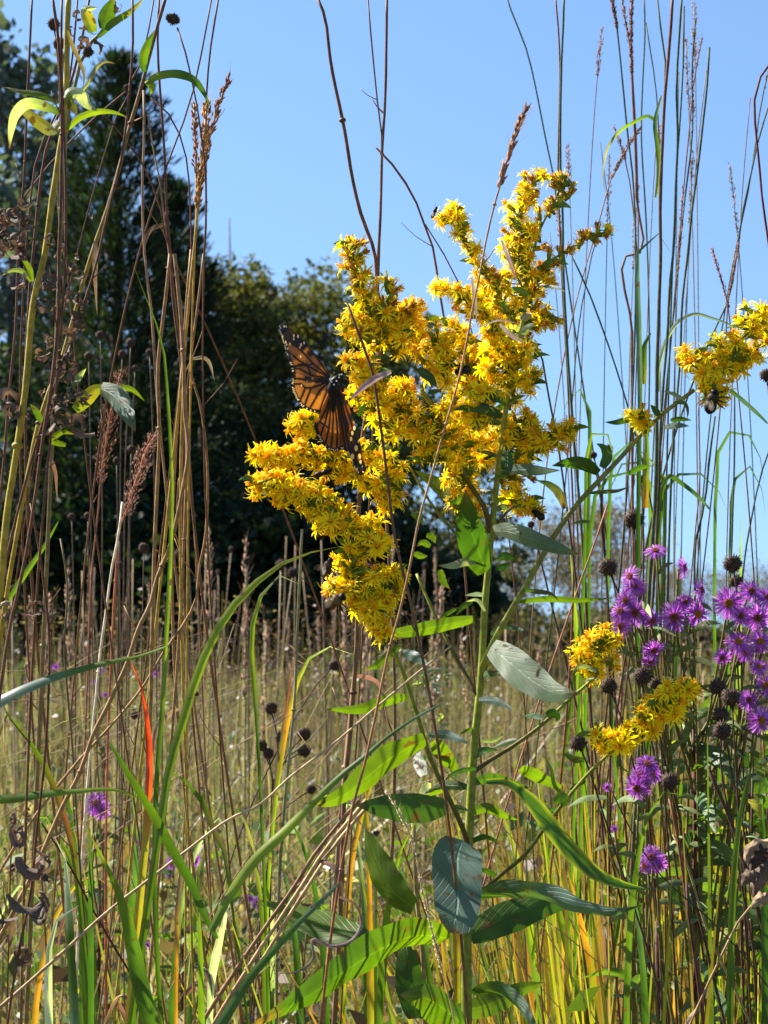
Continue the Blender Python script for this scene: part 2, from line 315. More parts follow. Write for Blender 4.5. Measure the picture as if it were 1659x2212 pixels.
# ------------------------------------------------------------------ trees
def leafcloud(P, size, pal, flat=0.0, droop=None, asp=.5):
    N = len(P); D = NR.normal(0, 1, (N, 3))
    if droop is not None: D = droop+D*.35
    D /= np.linalg.norm(D, axis=1)[:, None]; U = NR.normal(0, 1, (N, 3)); S = np.cross(D, U); S /= np.linalg.norm(S, axis=1)[:, None]
    L = (size*(.6+.8*NR.random(N)))[:, None] if np.ndim(size) else (size*(.6+.8*NR.random(N)))[:, None]; w = L*asp
    V = np.stack([P, P+D*L*.5+S*w*.5, P+D*L, P+D*L*.5-S*w*.5], 1).reshape(-1, 3)
    F = (np.arange(N)*4)[:, None]+np.arange(4)[None]
    pal = np.array(pal); c = np.clip(pal[NR.integers(0, len(pal), N)]*(1+NR.normal(0, .22, (N, 1))), .003, 1)
    return V, F, np.repeat(c, 4, 0)
def broad_tree(name, label, x, y, h, w, nleaf, pal, base=.12, size=.12, group=None, nclump=70, bark=(.10, .08, .06), topx=0, hollow=.55):
    r = thing(name, label, 'tree', (x, y, 0), group)
    mb = MB(); tube(mb, [(x, y, -.1), (x+.1, y, h*.35), (x+topx*.6, y, h*.85)], [h*.022, h*.016, h*.004], bark, 7, 8, wob=.06)
    cl = []
    for i in range(nclump):
        a = random.uniform(0, 2*math.pi); t = random.random()**.8; z = base+(1-base)*t
        prof = math.sin(math.pi*min(1, .12+.84*t**.9))**.6; rr = w/2*prof*(hollow+(1-hollow)*random.random())
        cl.append((x+topx*t+rr*math.cos(a), y+rr*math.sin(a), h*z*.965, w*random.uniform(.06, .19)))
    for c in cl[::2]:
        z0 = max(h*.1, c[2]-h*.22); tube(mb, [(x+topx*z0/h, y, z0), ((x+c[0])/2, (y+c[1])/2, (z0+c[2])/2+.1), c[:3]], [h*.006, h*.002], bark, 4, 4, cap=False)
    mb.build('trunk', 'bark', r)
    per = max(6, nleaf//nclump); Ps = []
    for c in cl:
        q = NR.normal(0, 1, (per, 3)); q /= np.linalg.norm(q, axis=1)[:, None]; q *= (NR.random((per, 1))**.45)*c[3]*np.array([1.25, 1.25, .8])
        Ps.append(q+np.array(c[:3]))
    V, F, C = leafcloud(np.concatenate(Ps), size, pal, asp=.7)
    me = bulk('crown', V-np.array([x, y, 0]), F, C, None, 'crown', link=False); o = bpy.data.objects.new('crown', me); COL.objects.link(o); o.parent = r
    return r
def pine_tree(name, label, x, y, h, w, pal, group=None, base=.06, nwh=34, dens=1.0, lean=0):
    r = thing(name, label, 'tree', (x, y, 0), group); mb = MB(); bark = (.07, .05, .04)
    tube(mb, [(x, y, -.1), (x+lean*.5, y, h*.5), (x+lean, y, h*.985)], [h*.02, h*.012, .02], bark, 7, 10)
    Ps = []; Dr = []; Sz = []
    for i in range(nwh):
        t = base+(1-base)*(i/(nwh-1))**.92; z = h*t
        rad = w/2*((1-t)**.62*1.12+.03)*random.uniform(.78, 1.08); rad *= min(1, .55+t*2.2)
        nb = random.randint(5, 7); a0 = random.uniform(0, 6)
        for b in range(nb):
            a = a0+2*math.pi*b/nb+random.uniform(-.3, .3); L = rad*random.uniform(.6, 1.12); up = .10+.75*t*t
            cx = x+lean*t; e = np.array([cx+L*math.cos(a), y+L*math.sin(a), z+L*up]); s = np.array([cx, y, z-.03*h*(1-t)])
            m_ = (s+e)/2-np.array([0, 0, L*.08])
            tube(mb, [tuple(s), tuple(m_), tuple(e)], [.012+.02*(1-t), .01], bark, 4, 4, cap=False)
            k = int(dens*(16+L*75)); tt = NR.random(k)**.6
            pos = s+(e-s)*tt[:, None]; pos += NR.normal(0, 1, (k, 3))*np.array([1, 1, .45])*(.05+L*.17*(1-tt[:, None]*.5))
            Ps.append(pos); d = np.tile((e-s)/max(np.linalg.norm(e-s), .01)+np.array([0, 0, .45]), (k, 1)); Dr.append(d)
    k = 60; Ps.append(np.stack([np.full(k, x+lean)+NR.normal(0, .05, k), np.full(k, y)+NR.normal(0, .05, k), h*(.93+.07*NR.random(k))], 1)); Dr.append(np.tile(np.array([0, 0, 1.]), (k, 1)))
    mb.build('trunk', 'bark', r)
    V, F, C = leafcloud(np.concatenate(Ps), .26, pal, droop=np.concatenate(Dr), asp=.16)
    me = bulk('crown', V-np.array([x, y, 0]), F, C, None, 'crown', link=False); o = bpy.data.objects.new('crown', me); COL.objects.link(o); o.parent = r
    return r
def bare_tree(name, label, x, y, h, w, group=None, col=(.16, .13, .12), n=26, leaves=0, pal=None):
    r = thing(name, label, 'tree', (x, y, 0), group); mb = MB()
    tube(mb, [(x, y, -.1), (x+.1, y, h*.5), (x, y, h)], [h*.014, h*.008, h*.0012], col, 5, 8, wob=.1); tips = []
    for i in range(n):
        t = random.uniform(.15, .95); a = random.uniform(0, 6.28); L = w/2*random.uniform(.5, 1)*(1.1-t*.6); s = Vector((x, y, h*t))
        e = s+Vector((math.cos(a)*L, math.sin(a)*L, L*random.uniform(.7, 1.5))); e.z = min(e.z, h*1.02); mid = (s+e)/2-Vector((0, 0, .1*L))
        tube(mb, [s, mid, e], [h*.004, h*.0008], col, 4, 5, cap=False)
        for j in range(7):
            u = random.uniform(.3, 1); s2 = s.lerp(e, u); e2 = s2+Vector((random.uniform(-1, 1), random.uniform(-1, 1), random.uniform(.2, 1.2)))*L*.35
            tube(mb, [s2, e2], [h*.0016, h*.0005], col, 3, 3, cap=False); tips.append(e2)
    mb.build('trunk', 'bark', r)
    if leaves:
        per = leaves//len(tips); P = np.concatenate([NR.normal(0, w*.045, (per, 3))+np.array(t) for t in tips])
        V, F, C = leafcloud(P, h*.02, pal, asp=.7)
        me = bulk('crown', V-np.array([x, y, 0]), F, C, None, 'crown', link=False); o = bpy.data.objects.new('crown', me); COL.objects.link(o); o.parent = r
    return r
def tx(pxx, Y): return (pxx-829.5)*HALF/1106*Y
def th(py, Y): return at(829.5, py, Y).z
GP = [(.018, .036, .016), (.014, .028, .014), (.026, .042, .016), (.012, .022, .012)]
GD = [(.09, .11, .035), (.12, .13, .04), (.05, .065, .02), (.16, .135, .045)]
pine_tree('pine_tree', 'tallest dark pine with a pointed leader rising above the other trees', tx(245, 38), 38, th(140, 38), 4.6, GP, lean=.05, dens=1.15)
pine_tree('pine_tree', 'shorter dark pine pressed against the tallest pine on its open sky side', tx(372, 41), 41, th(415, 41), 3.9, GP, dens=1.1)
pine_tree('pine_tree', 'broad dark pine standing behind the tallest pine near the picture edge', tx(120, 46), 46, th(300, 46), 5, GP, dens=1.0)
bare_tree('half_bare_tree', 'thin leafed bluish tree at the frame edge beside the tallest pine', tx(10, 44), 44, th(120, 44), 5.2, leaves=3600, pal=[(.10, .13, .10), (.08, .11, .09)], n=44, col=(.14, .13, .13))
bare_tree('bare_tree', 'leafless grey sapling poking up just above the round leafy crowns', tx(492, 50), 50, th(470, 50), 2.6, n=12)
broad_tree('leafy_tree', 'round crowned green tree nearest the pines with sunlit top leaves', tx(480, 44), 44, th(562, 44), 4.6, 29000, GD, base=.05)
broad_tree('leafy_tree', 'leafy tree with a twin topped crown beyond the monarch', tx(590, 46), 46, th(588, 46), 5.0, 22000, GD, base=.05, nclump=44)
broad_tree('leafy_tree', 'leafy tree whose crown meets the tip of the shorter goldenrod plume', tx(700, 45), 45, th(585, 45), 5.0, 22000, GD, base=.05, nclump=44)
broad_tree('leafy_tree', 'lower leafy tree half hidden behind the yellow flowers', tx(850, 47), 47, th(655, 47), 4.6, 15000, GD, base=.05)
broad_tree('leafy_tree', 'last leafy tree of the close row, ending behind the main goldenrod stem', tx(985, 50), 50, th(900, 50), 3.4, 9000, GD, base=.05)
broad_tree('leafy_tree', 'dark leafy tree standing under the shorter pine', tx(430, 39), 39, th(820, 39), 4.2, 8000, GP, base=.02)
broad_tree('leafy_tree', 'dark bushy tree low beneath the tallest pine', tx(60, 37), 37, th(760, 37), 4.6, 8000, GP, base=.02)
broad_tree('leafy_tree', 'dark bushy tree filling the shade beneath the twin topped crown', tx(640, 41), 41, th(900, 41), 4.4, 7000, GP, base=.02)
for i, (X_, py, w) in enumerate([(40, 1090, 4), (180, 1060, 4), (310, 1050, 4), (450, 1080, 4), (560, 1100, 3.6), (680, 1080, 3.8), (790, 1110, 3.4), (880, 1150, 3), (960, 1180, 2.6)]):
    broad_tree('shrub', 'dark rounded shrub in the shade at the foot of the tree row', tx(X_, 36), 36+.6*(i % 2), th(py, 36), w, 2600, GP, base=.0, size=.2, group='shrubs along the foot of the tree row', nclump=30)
for i, X_ in enumerate(range(1010, 1760, 42)):
    broad_tree('brown_shrub', 'low brown and olive shrub along the far side of the open meadow', tx(X_, 58), 58+i % 3*2, th(1395-(i*37 % 50)-(40 if X_ < 1350 else 0), 58), 3.2, 1500, [(.13, .10, .06), (.09, .09, .04), (.15, .12, .09), (.06, .07, .03)], base=.0, size=.16, group='brown shrubs along the far meadow edge', nclump=24)
far = [(1010, 1210), (1060, 1215), (1130, 1190), (1190, 1120), (1235, 1105), (1285, 1085), (1330, 1110), (1385, 1180), (1440, 1230), (1500, 1250), (1560, 1235), (1615, 1260), (1670, 1230), (1730, 1240), (-30, 1150), (-90, 1150)]
for i, (X_, py) in enumerate(far):
    bare_tree('far_tree', 'greyish autumn tree in the low line along the horizon', tx(X_, 100+i % 3*6), 100+i % 3*6, th(py, 100), 5, group='far trees along the horizon', n=20, leaves=2600, pal=[(.15, .12, .08), (.12, .11, .08), (.2, .15, .08)], col=(.2, .17, .15))
# ------------------------------------------------------------------ tracing helpers
def T(ox, oy, *pts, s=.60277):
    """detail coordinates (origin and scale in full photo pixels) -> picture units"""
    return [((ox+p[0]*s)*.54861, (oy+p[1]*s)*.54861) for p in pts]
def W3(pts, Y, Y2=None):
    n = len(pts); Y2 = Y if Y2 is None else Y2
    return [at(p[0], p[1], p[2] if len(p) > 2 else Y+(Y2-Y)*i/max(1, n-1)) for i, p in enumerate(pts)]
def to_ground(P, wig=.03):
    """carry a stalk on from its lowest traced point down to the soil"""
    a, b = P[-2], P[-1]; d = (b-a).normalized()
    if d.z > -.35: d = Vector((d.x*.5, d.y*.5, -.7)).normalized()
    WY = random.uniform(.25, .8); WG = random.uniform(-.25, .25)*wig/.03
    out = list(P); p = b.copy(); k = 4; h = p.z/k
    for i in range(k):
        d = (d*.6+Vector((WG, WY, -1))*.4).normalized(); q = p+d*(h/max(.3, -d.z)); q.z = b.z-h*(i+1); p = q; out.append(p.copy())
    return out
# spikelets along a grass plume
def spikelets(mb, Q, t0, t1, n, size, col, spread=.5, wide=.28, fluff=0):
    for i in range(n):
        t = t0+(t1-t0)*random.random(); k = min(int(t*(len(Q)-1)), len(Q)-2); p = Q[k].lerp(Q[k+1], t*(len(Q)-1)-k)
        T_ = (Q[k]-Q[k+1]).normalized(); side = Vector([random.gauss(0, 1) for _ in range(3)]); side = (side-T_*side.dot(T_)).normalized()
        if fluff:
            p0 = p; f_ = fluff*(.35+.65*math.sin(math.pi*min(1, (t-t0)/(t1-t0)*.85+.1)))*random.random()**.6; p = p+(side+T_*.9+Vector((0, 0, -.25))).normalized()*f_; w_ = size*.05; mb.add([p0-side*w_, p0+T_*w_, p], [(0, 1, 2)], jit(col, .2))
        d = (T_+side*spread*random.uniform(.3, 1.2)).normalized(); L = size*random.uniform(.6, 1.3); r = L*wide*.5
        b = d.cross(side).normalized(); m_ = p+d*L*.45
        mb.add([p, m_+side*r, m_+b*r, m_-side*r, m_-b*r, p+d*L], [(0, 1, 2), (0, 2, 3), (0, 3, 4), (0, 4, 1), (5, 2, 1), (5, 3, 2), (5, 4, 3), (5, 1, 4)], jit(col, .3))
        if random.random() < .55:
            e = p+d*L*2.3+side*L*.5; mb.add([p+d*L*.9, p+d*L*.9+b*r*.25, e], [(0, 1, 2)], jit(col, .2))
def seedball(mb, c, r, col, n=120):
    ph = 2.39996
    V = []; F = []
    for i in range(n):
        z = 1-2*(i+.5)/n; a = ph*i; rr = math.sqrt(1-z*z); d = Vector((rr*math.cos(a), rr*math.sin(a), z))
        s = d.orthogonal().normalized(); b = d.cross(s); L = r*random.uniform(.88, 1.35); w = r*.17; q = c+d*r*.72; o = len(V)
        V += [q+s*w, q+b*w, q-s*w, q-b*w, c+d*L]; F += [(o, o+1, o+4), (o+1, o+2, o+4), (o+2, o+3, o+4), (o+3, o, o+4)]
    mb.add([*V], F, [jit(col, .25) for _ in V])
    # solid core
    V = []; F = []
    for j in range(7):
        th_ = math.pi*j/6
        for k in range(10): V.append(c+Vector((math.sin(th_)*math.cos(k*.6283), math.sin(th_)*math.sin(k*.6283), math.cos(th_)))*r*.8)
    for j in range(6):
        for k in range(10): F.append((j*10+k, j*10+(k+1) % 10, (j+1)*10+(k+1) % 10, (j+1)*10+k))
    mb.add(V, F, mixc(col, C_['black'], .4))
def curled(mb, p, size, col, d=None, turns=1.2, wide=.45):
    """a withered leaf rolled up from its tip"""
    d = d or Vector((random.uniform(-1, 1), random.uniform(-1, .3), random.uniform(-1, .3))).normalized()
    s = d.cross(Vector((random.uniform(-1, 1), random.uniform(-1, 1), 1))).normalized(); n = s.cross(d); Q = []
    for i in range(14):
        t = i/13; a = turns*2*math.pi*t**1.6*.8; r = size*(1-t*.55)*.35
        Q.append(p+d*(size*t*.5+math.sin(a)*r)+n*((1-math.cos(a))*r)+s*(size*.15*math.sin(t*4)))
    ribbon(mb, Q, lance(size*wide), [jit(col, .25), jit(col, .3)], tilt=random.uniform(-1, 1), twist=random.uniform(-1.5, 1.5), fold=.5, wavy=.12, face=n)
ROOTS = {}
def stalk(name, label, pts, w, col, Y, Y2=None, cat=None, mat_='stem', ground=True, plume=None, group=None, nodes=True, taper=None, wob=.09, leaves=(), heads=(), dead=(), extra=None):
    """one plant: stem traced from its top downwards, with its leaves, seed heads and withered leaves as parts"""
    P = W3(pts, Y, Y2); G = to_ground(P) if ground else P
    base = G[-1].copy(); 
    if ground: base.z = 0
    r = thing(name, label, cat or 'dry stalk', base, group)
    s = px(Y); w0, w1 = (w if isinstance(w, tuple) else (w*.75, w*1.0)); w1 = w1*1.0
    mb = MB(); Q = tube(mb, G, [w0*s/2, (w0+w1)*s/4, w1*s/2, w1*s/2, w1*s/2, w1*s/2*1.1] if ground else [w0*s/2, w1*s/2], (list(col)+[col[-1]]*len(col)) if isinstance(col, list) and ground else col, 7, max(30, 10*len(G)), wob=wob*.7)
    if nodes and w1 > 5:
        for k in range(8, len(Q)-2, 18):
            d = (Q[k+1]-Q[k]).normalized(); tube(mb, [Q[k]-d*s*w1*.3, Q[k], Q[k]+d*s*w1*.3], [w1*s*.5, w1*s*.66, w1*s*.5], jit(col if not isinstance(col, list) else col[0], .2), 7, 5)
    if nodes and ground:
        for q in range(random.randint(1, 4)):
            k = random.randint(2, len(Q)//2); u_ = (Q[k-1]-Q[k+1]).normalized(); d = (u_*random.uniform(.3, 1)+Vector((random.uniform(-1, 1), random.uniform(-.5, .5), 0))).normalized(); L = random.uniform(.006, .03)
            tube(mb, [Q[k], Q[k]+d*L*.6+u_*L*.1, Q[k]+d*L+u_*L*.35], [w1*s*.28, w1*s*.12], col[0] if isinstance(col, list) else col, 4, 5)
    mb.build('stem', mat_, r)
    if nodes and w1 > 5 and ground:
        for q in range(random.randint(1, 3)):
            k = random.randint(3, len(Q)*2//3); m2 = MB(); d = Vector((random.uniform(-1, 1), random.uniform(-.6, .3), random.uniform(-1.2, .3))).normalized(); L = random.uniform(.012, .035)
            ribbon(m2, smooth([Q[k], Q[k]+d*L*.5+Vector((0, 0, .004)), Q[k]+d*L*.9-Vector((0, 0, L*.5))], 9), lance(L*.16), jit(C_['tan'], .4), tilt=random.uniform(-1, 1), twist=random.uniform(-2, 2), fold=.6, across=3); m2.build('withered_leaf', 'dry', r)
    if plume:
        t1, n, sz, pc = plume[:4]; m2 = MB(); Qs = smooth(P, 30); spikelets(m2, Qs, 0, t1, n, sz*s, pc, fluff=(plume[4]*s if len(plume) > 4 else 0)); m2.build('seed_plume', 'seed', r)
    for L in leaves: leafpart(r, Y=L.pop('Y', Y), **L) if isinstance(L, dict) else leafpart(r, *L[:1], **L[1], Y=L[1].get('Y', Y))
    for h in heads:
        m2 = MB(); c = at(h[0], h[1], h[3] if len(h) > 3 else Y); seedball(m2, c, h[2]*s, (.10, .065, .048)); hd = m2.build('seed_head', 'seed', r)
        if len(h) > 4:
            m3 = MB(); tube(m3, W3([(h[0], h[1]+h[2]*.6)]+list(h[4]), Y), [s*1.1, s*1.5], C_['dbrown'], 5); m3.build('twig', 'stem', r)
    if dead:
        for d in dead:
            m2 = MB(); curled(m2, at(d[0], d[1], Y+random.uniform(-.01, .01)), d[2]*s*1.45, d[3] if len(d) > 3 else C_['brown'], wide=random.uniform(.16, .34), turns=random.uniform(.8, 2)); m2.build('withered_leaf', 'dry', r)
    return r, Q, s
def leafpart(root, pts, w, col, Y=1.2, Y2=None, tilt=0, twist=0, fold=.2, m='leaf', kind='leaf', wavy=.03, edge=None, shape='lance', n=18, across=6, label=None, tip=None):
    mb = MB(); Q = smooth(W3(pts, Y, Y2), n); ww = w*px(Y)*1.1/math.cos(tilt)
    wf = lance(ww) if shape == 'lance' else (grassw(ww*.8, ww) if shape == 'grass' else (lambda t: ww*max(.01, (1-(2*t-1)**4)**.5)*(1-.25*t)) if shape == 'oval' else grassw(ww))
    c = C_[col] if isinstance(col, str) else col
    if isinstance(c, list): c = [C_[k] if isinstance(k, str) else k for k in c]
    bt = random.uniform(.82, .97); c0 = c; c = lambda t: mixc(interp(c0, t) if isinstance(c0, list) else c0, (.20, .12, .05), min(1, max(0, (t-bt)*12)))
    ribbon(mb, Q, wf, c, tilt=tilt, twist=twist, fold=fold, across=across, wavy=wavy, edge=edge)
    o = mb.build(kind, m, root)
    if label: o['label'] = label
    return o
def grassblade(label, pts, w, col, Y, Y2=None, tilt=0, twist=0, fold=.2, edge=None, m='blade', group=None, ground=True, name='grass_shoot', cat='grass blade', wavy=.02, n=76):
    """a single long blade from its tip down to the soil"""
    P = W3(pts, Y, Y2); G = to_ground(P) if ground else P; base = G[-1].copy()
    if ground: base.z = 0
    Q = smooth(G, n+16 if ground else n); ws = w if isinstance(w, list) else [w*.25, w*.8, w, w]; s = px(Y)*1.2/math.cos(tilt); L = [0]
    for a, b in zip(Q, Q[1:]): L.append(L[-1]+(b-a).length)
    PL = sum((b-a).length for a, b in zip(P, P[1:])); fr = PL/L[-1]
    c = [C_[x] if isinstance(x, str) else x for x in col] if isinstance(col, list) else (C_[col] if isinstance(col, str) else col)
    wf = lambda t: s*max(.4, interp(ws, min(1, t/fr)))*min(1, t*30+.1)
    cf = lambda t: interp(c, min(1, t/fr)) if isinstance(c, list) else c
    mb = MB(); ribbon(mb, Q, wf, cf, tilt=tilt, twist=twist, fold=fold, across=4, wavy=wavy, edge=edge)
    o = mb.build(name, m, loc=base); tag(o, label, cat, group); return o
# ------------------------------------------------------------------ goldenrod flower heads
def make_head(seed, spent=False, big=1.0):
    random.seed(seed); mb = MB(); S = .001*big
    Q = [Vector((0, 0, -5*S)), Vector((0, 0, -2.2*S)), Vector((0, 0, 0))]
    tube(mb, Q, [.5*S, 1.35*S, 1.25*S], [(.12, .17, .02), (.30, .32, .03), (.45, .38, .03)], 6, 6)
    n = 12 if spent else 13
    for i in range(n):
        a = 6.283*i/n+random.uniform(-.2, .2); el = random.uniform(.05, .95) if not spent else random.uniform(.5, 1.2); L = (5.4 if not spent else 4.3)*S*random.uniform(.75, 1.15)
        h = Vector((math.cos(a), math.sin(a), 0)); up = Vector((0, 0, 1)); P = []
        for k in range(4):
            t = k/3; e = el-(.5*t*t if not spent else -.3*t); P.append(h*(1.0*S+L*t*math.cos(e))+up*(-.3*S+L*t*math.sin(e)))
        c = (.94, random.uniform(.67, .80), .010) if not spent else (.78, random.uniform(.40, .54), .03)
        side = h.cross(up); wd = (1.05 if not spent else .72)*S
        V = []; ws = [.45, 1, .9, .25]
        for k, p in enumerate(P): V += [p-side*wd*ws[k]*.5, p+up*.12*S, p+side*wd*ws[k]*.5]
        F = []
        for k in range(3):
            b = k*3; F += [(b, b+1, b+4, b+3), (b+1, b+2, b+5, b+4)]
        mb.add(V, F, [jit(c, .06) for _ in V])
    for i in range(10 if not spent else 14):
        a = random.uniform(0, 6.283); rr = random.uniform(0, 1.1)*S; b = Vector((math.cos(a)*rr, math.sin(a)*rr, -.3*S)); L = random.uniform(2.2, 3.9)*S
        d = Vector((math.cos(a)*rr/S*.35, math.sin(a)*rr/S*.35, 1)).normalized(); s = d.orthogonal().normalized()*.28*S; q = d.cross(s.normalized())*.28*S; e = b+d*L
        c = (.92, .60, .01) if not spent else (.50, .26, .05); c2 = (.90, .56, .02) if not spent else (.5, .26, .08)
        mb.add([b+s, b+q, b-s, b-q, e+s*1.2, e+q*1.2, e-s*1.2, e-q*1.2, e+d*.5*S], [(0, 1, 5, 4), (1, 2, 6, 5), (2, 3, 7, 6), (3, 0, 4, 7), (4, 5, 8), (5, 6, 8), (6, 7, 8), (7, 4, 8)], [c]*4+[c2]*5)
    V = np.array([tuple(v) for v in mb.v]); me = bpy.data.meshes.new('flower_head'); me.from_pydata(V.tolist(), [], mb.f); setcol(me, np.array(mb.c, dtype=np.float32))
    me.materials.append(M['petal']); return me, V, mb.f, mb.c
HEADS = [make_head(100+i) for i in range(7)]+[make_head(200+i, spent=True) for i in range(4)]
random.seed(5)
def raceme(pts, rad, n, Y, spent=0.0, axis_w=5, up=(0, 0, .6), sc=1.0, Y2=None, green=False, depth=1.0):
    """-> (axis mesh, list of head placements)"""
    Q = smooth(W3(pts, Y, Y2), 24); s = px(Y); mb = MB()
    tube(mb, Q, [axis_w*.45*s/2, axis_w*s/2], [(.16, .20, .03), (.13, .19, .04)], 5, 20); heads = []
    rl = rad if isinstance(rad, list) else [rad]
    n = int(n*1.25); rl = [x*1.1 for x in rl]
    for i in range(n):
        t = (i+random.random())/n; k = min(int(t*23), 22); p = Q[k].lerp(Q[k+1], t*23-k); Tn = (Q[k]-Q[k+1]).normalized()
        d = Vector((random.gauss(0, 1), random.gauss(0, .85)*depth, random.gauss(0, 1))); d = (d-Tn*d.dot(Tn)*.7)
        d.normalize(); rr = interp(rl, t)*s*(random.random()**.5)*random.choice((.8, .95, 1.25)); d2 = (d+Vector(up)*.5+Tn*.35).normalized(); q = p+d*rr*.6+d2*rr*.4
        if t < .04: q = p; d2 = Tn
        z = (d2+Vector([random.uniform(-.5, .5) for _ in range(3)])*.8).normalized(); hb = q-z*.0045*sc
        st = Q[min(23, k+2)]
        tube(mb, [st, (st+hb)/2+d*.001, hb], [.00055, .0004, .0006], (.20, .25, .03), 4, 4, cap=False)
        sp = random.random() < (interp(spent, t) if isinstance(spent, list) else spent)
        heads.append((q, z, sc*random.uniform(.85, 1.3), sp))
    # small bracts
    for i in range(max(2, n//4)):
        k = random.randint(1, 22); p = Q[k]; d = Vector((random.gauss(0, 1), random.gauss(0, 1), .4)).normalized(); L = random.uniform(.007, .018)
        ribbon(mb, smooth([p, p+d*L*.6, p+d*L+Vector((0, 0, -.2*L))], 6), lance(L*.28), jit((.10, .19, .03), .2), across=2, tilt=random.uniform(-1, 1))
    return mb, heads
def place_heads(root, clusters, cap=100):
    allh = []
    for mb, heads in clusters:
        mb.build('flower_branch', 'stem', root); allh += heads
    allh.sort(key=lambda h: h[0].y-h[2]*.02+random.uniform(0, .012))
    V = []; F = []; C = []; o = 0
    for i, (q, z, sc, sp) in enumerate(allh):
        me, hv, hf, hc = HEADS[random.randint(7, 10) if sp else random.randint(0, 6)]
        quat = z.to_track_quat('Z', 'Y') @ Quaternion((0, 0, 1), random.uniform(0, 6.28))
        if i < cap:
            ob = bpy.data.objects.new('flower_head', me); COL.objects.link(ob); ob.parent = root; ob.location = q-root.location
            ob.rotation_mode = 'QUATERNION'; ob.rotation_quaternion = quat; ob.scale = (sc,)*3
        else:
            Rm = np.array(quat.to_matrix())*sc; vv = hv@Rm.T+np.array(q-root.location)
            V.append(vv); F += [tuple(k+o for k in f) for f in hf]; C += hc; o += len(hv)
    if V:
        me = bpy.data.meshes.new('flower_head'); me.from_pydata(np.concatenate(V).tolist(), [], F); setcol(me, np.array(C, dtype=np.float32)); me.materials.append(M['petal'])
        ob = bpy.data.objects.new('flower_head', me); COL.objects.link(ob); ob.parent = root; ob['kind'] = 'stuff'
# ------------------------------------------------------------------ asters
def aster_head(root, x, y, rp, Y, face=(0, -1, .2), old=False, rays=58):
    s = px(Y); c = at(x, y, Y); f = Vector(face).normalized(); a0 = f.orthogonal().normalized(); b0 = f.cross(a0); Rr = rp*s*1.12
    mb = MB()
    for i in range(rays):
        a = 6.283*i/rays+random.uniform(-.08, .08); h = a0*math.cos(a)+b0*math.sin(a); L = Rr*random.uniform(.82, 1.08); el = random.uniform(-.05, .4); Q = []
        for k in range(5):
            t = k/4; e = el-.35*t; Q.append(c+h*(Rr*.12+L*.88*t*math.cos(e))+f*(L*t*math.sin(e)))
        col = jit((.40, .10, .46) if random.random() < .65 else (.56, .24, .60), .22)
        ribbon(mb, Q, lambda t: Rr*.062*(.5+1.1*math.sin(math.pi*min(1, t*.8+.1))), col, fold=.2, across=2, tilt=random.uniform(-.3, .3), face=f)
    hd = mb.build('flower_head', 'purple', root); m2 = MB(); n = 46
    for i in range(n):
        rr = math.sqrt(i/n)*Rr*.24; a = 2.4*i; p = c+(a0*math.cos(a)+b0*math.sin(a))*rr; d = (f+(a0*math.cos(a)+b0*math.sin(a))*rr/(Rr*.3)*.5).normalized(); w = Rr*.028
        cc = (.60, .26, .02) if i > n*.35 or not old else (.30, .07, .04)
        if old and i > n*.5: cc = (.36, .10, .04)
        s_, q_ = d.orthogonal().normalized()*w, d.cross(d.orthogonal().normalized())*w; e = p+d*Rr*random.uniform(.12, .2); p = p-d*Rr*.08
        m2.add([p+s_, p+q_, p-s_, p-q_, e+s_, e+q_, e-s_, e-q_], [(0, 1, 5, 4), (1, 2, 6, 5), (2, 3, 7, 6), (3, 0, 4, 7), (4, 5, 6, 7)], jit(cc, .2))
    m2.build('flower_disc', 'disc', root, parent=hd); m3 = MB()
    tube(m3, [c-f*Rr*.5, c-f*Rr*.3, c-f*Rr*.02], [Rr*.08, Rr*.26, Rr*.28], (.13, .19, .07), 9, 6)
    for i in range(12):
        a = .5236*i; h = a0*math.cos(a)+b0*math.sin(a); p = c-f*Rr*.35+h*Rr*.22; ribbon(m3, [p, p+h*Rr*.12+f*Rr*.1, p+h*Rr*.22+f*Rr*.12], lance(Rr*.1), (.12, .18, .06), across=2, face=h)
    m3.build('involucre', 'stem', root, parent=hd)
    return c-f*Rr*.5
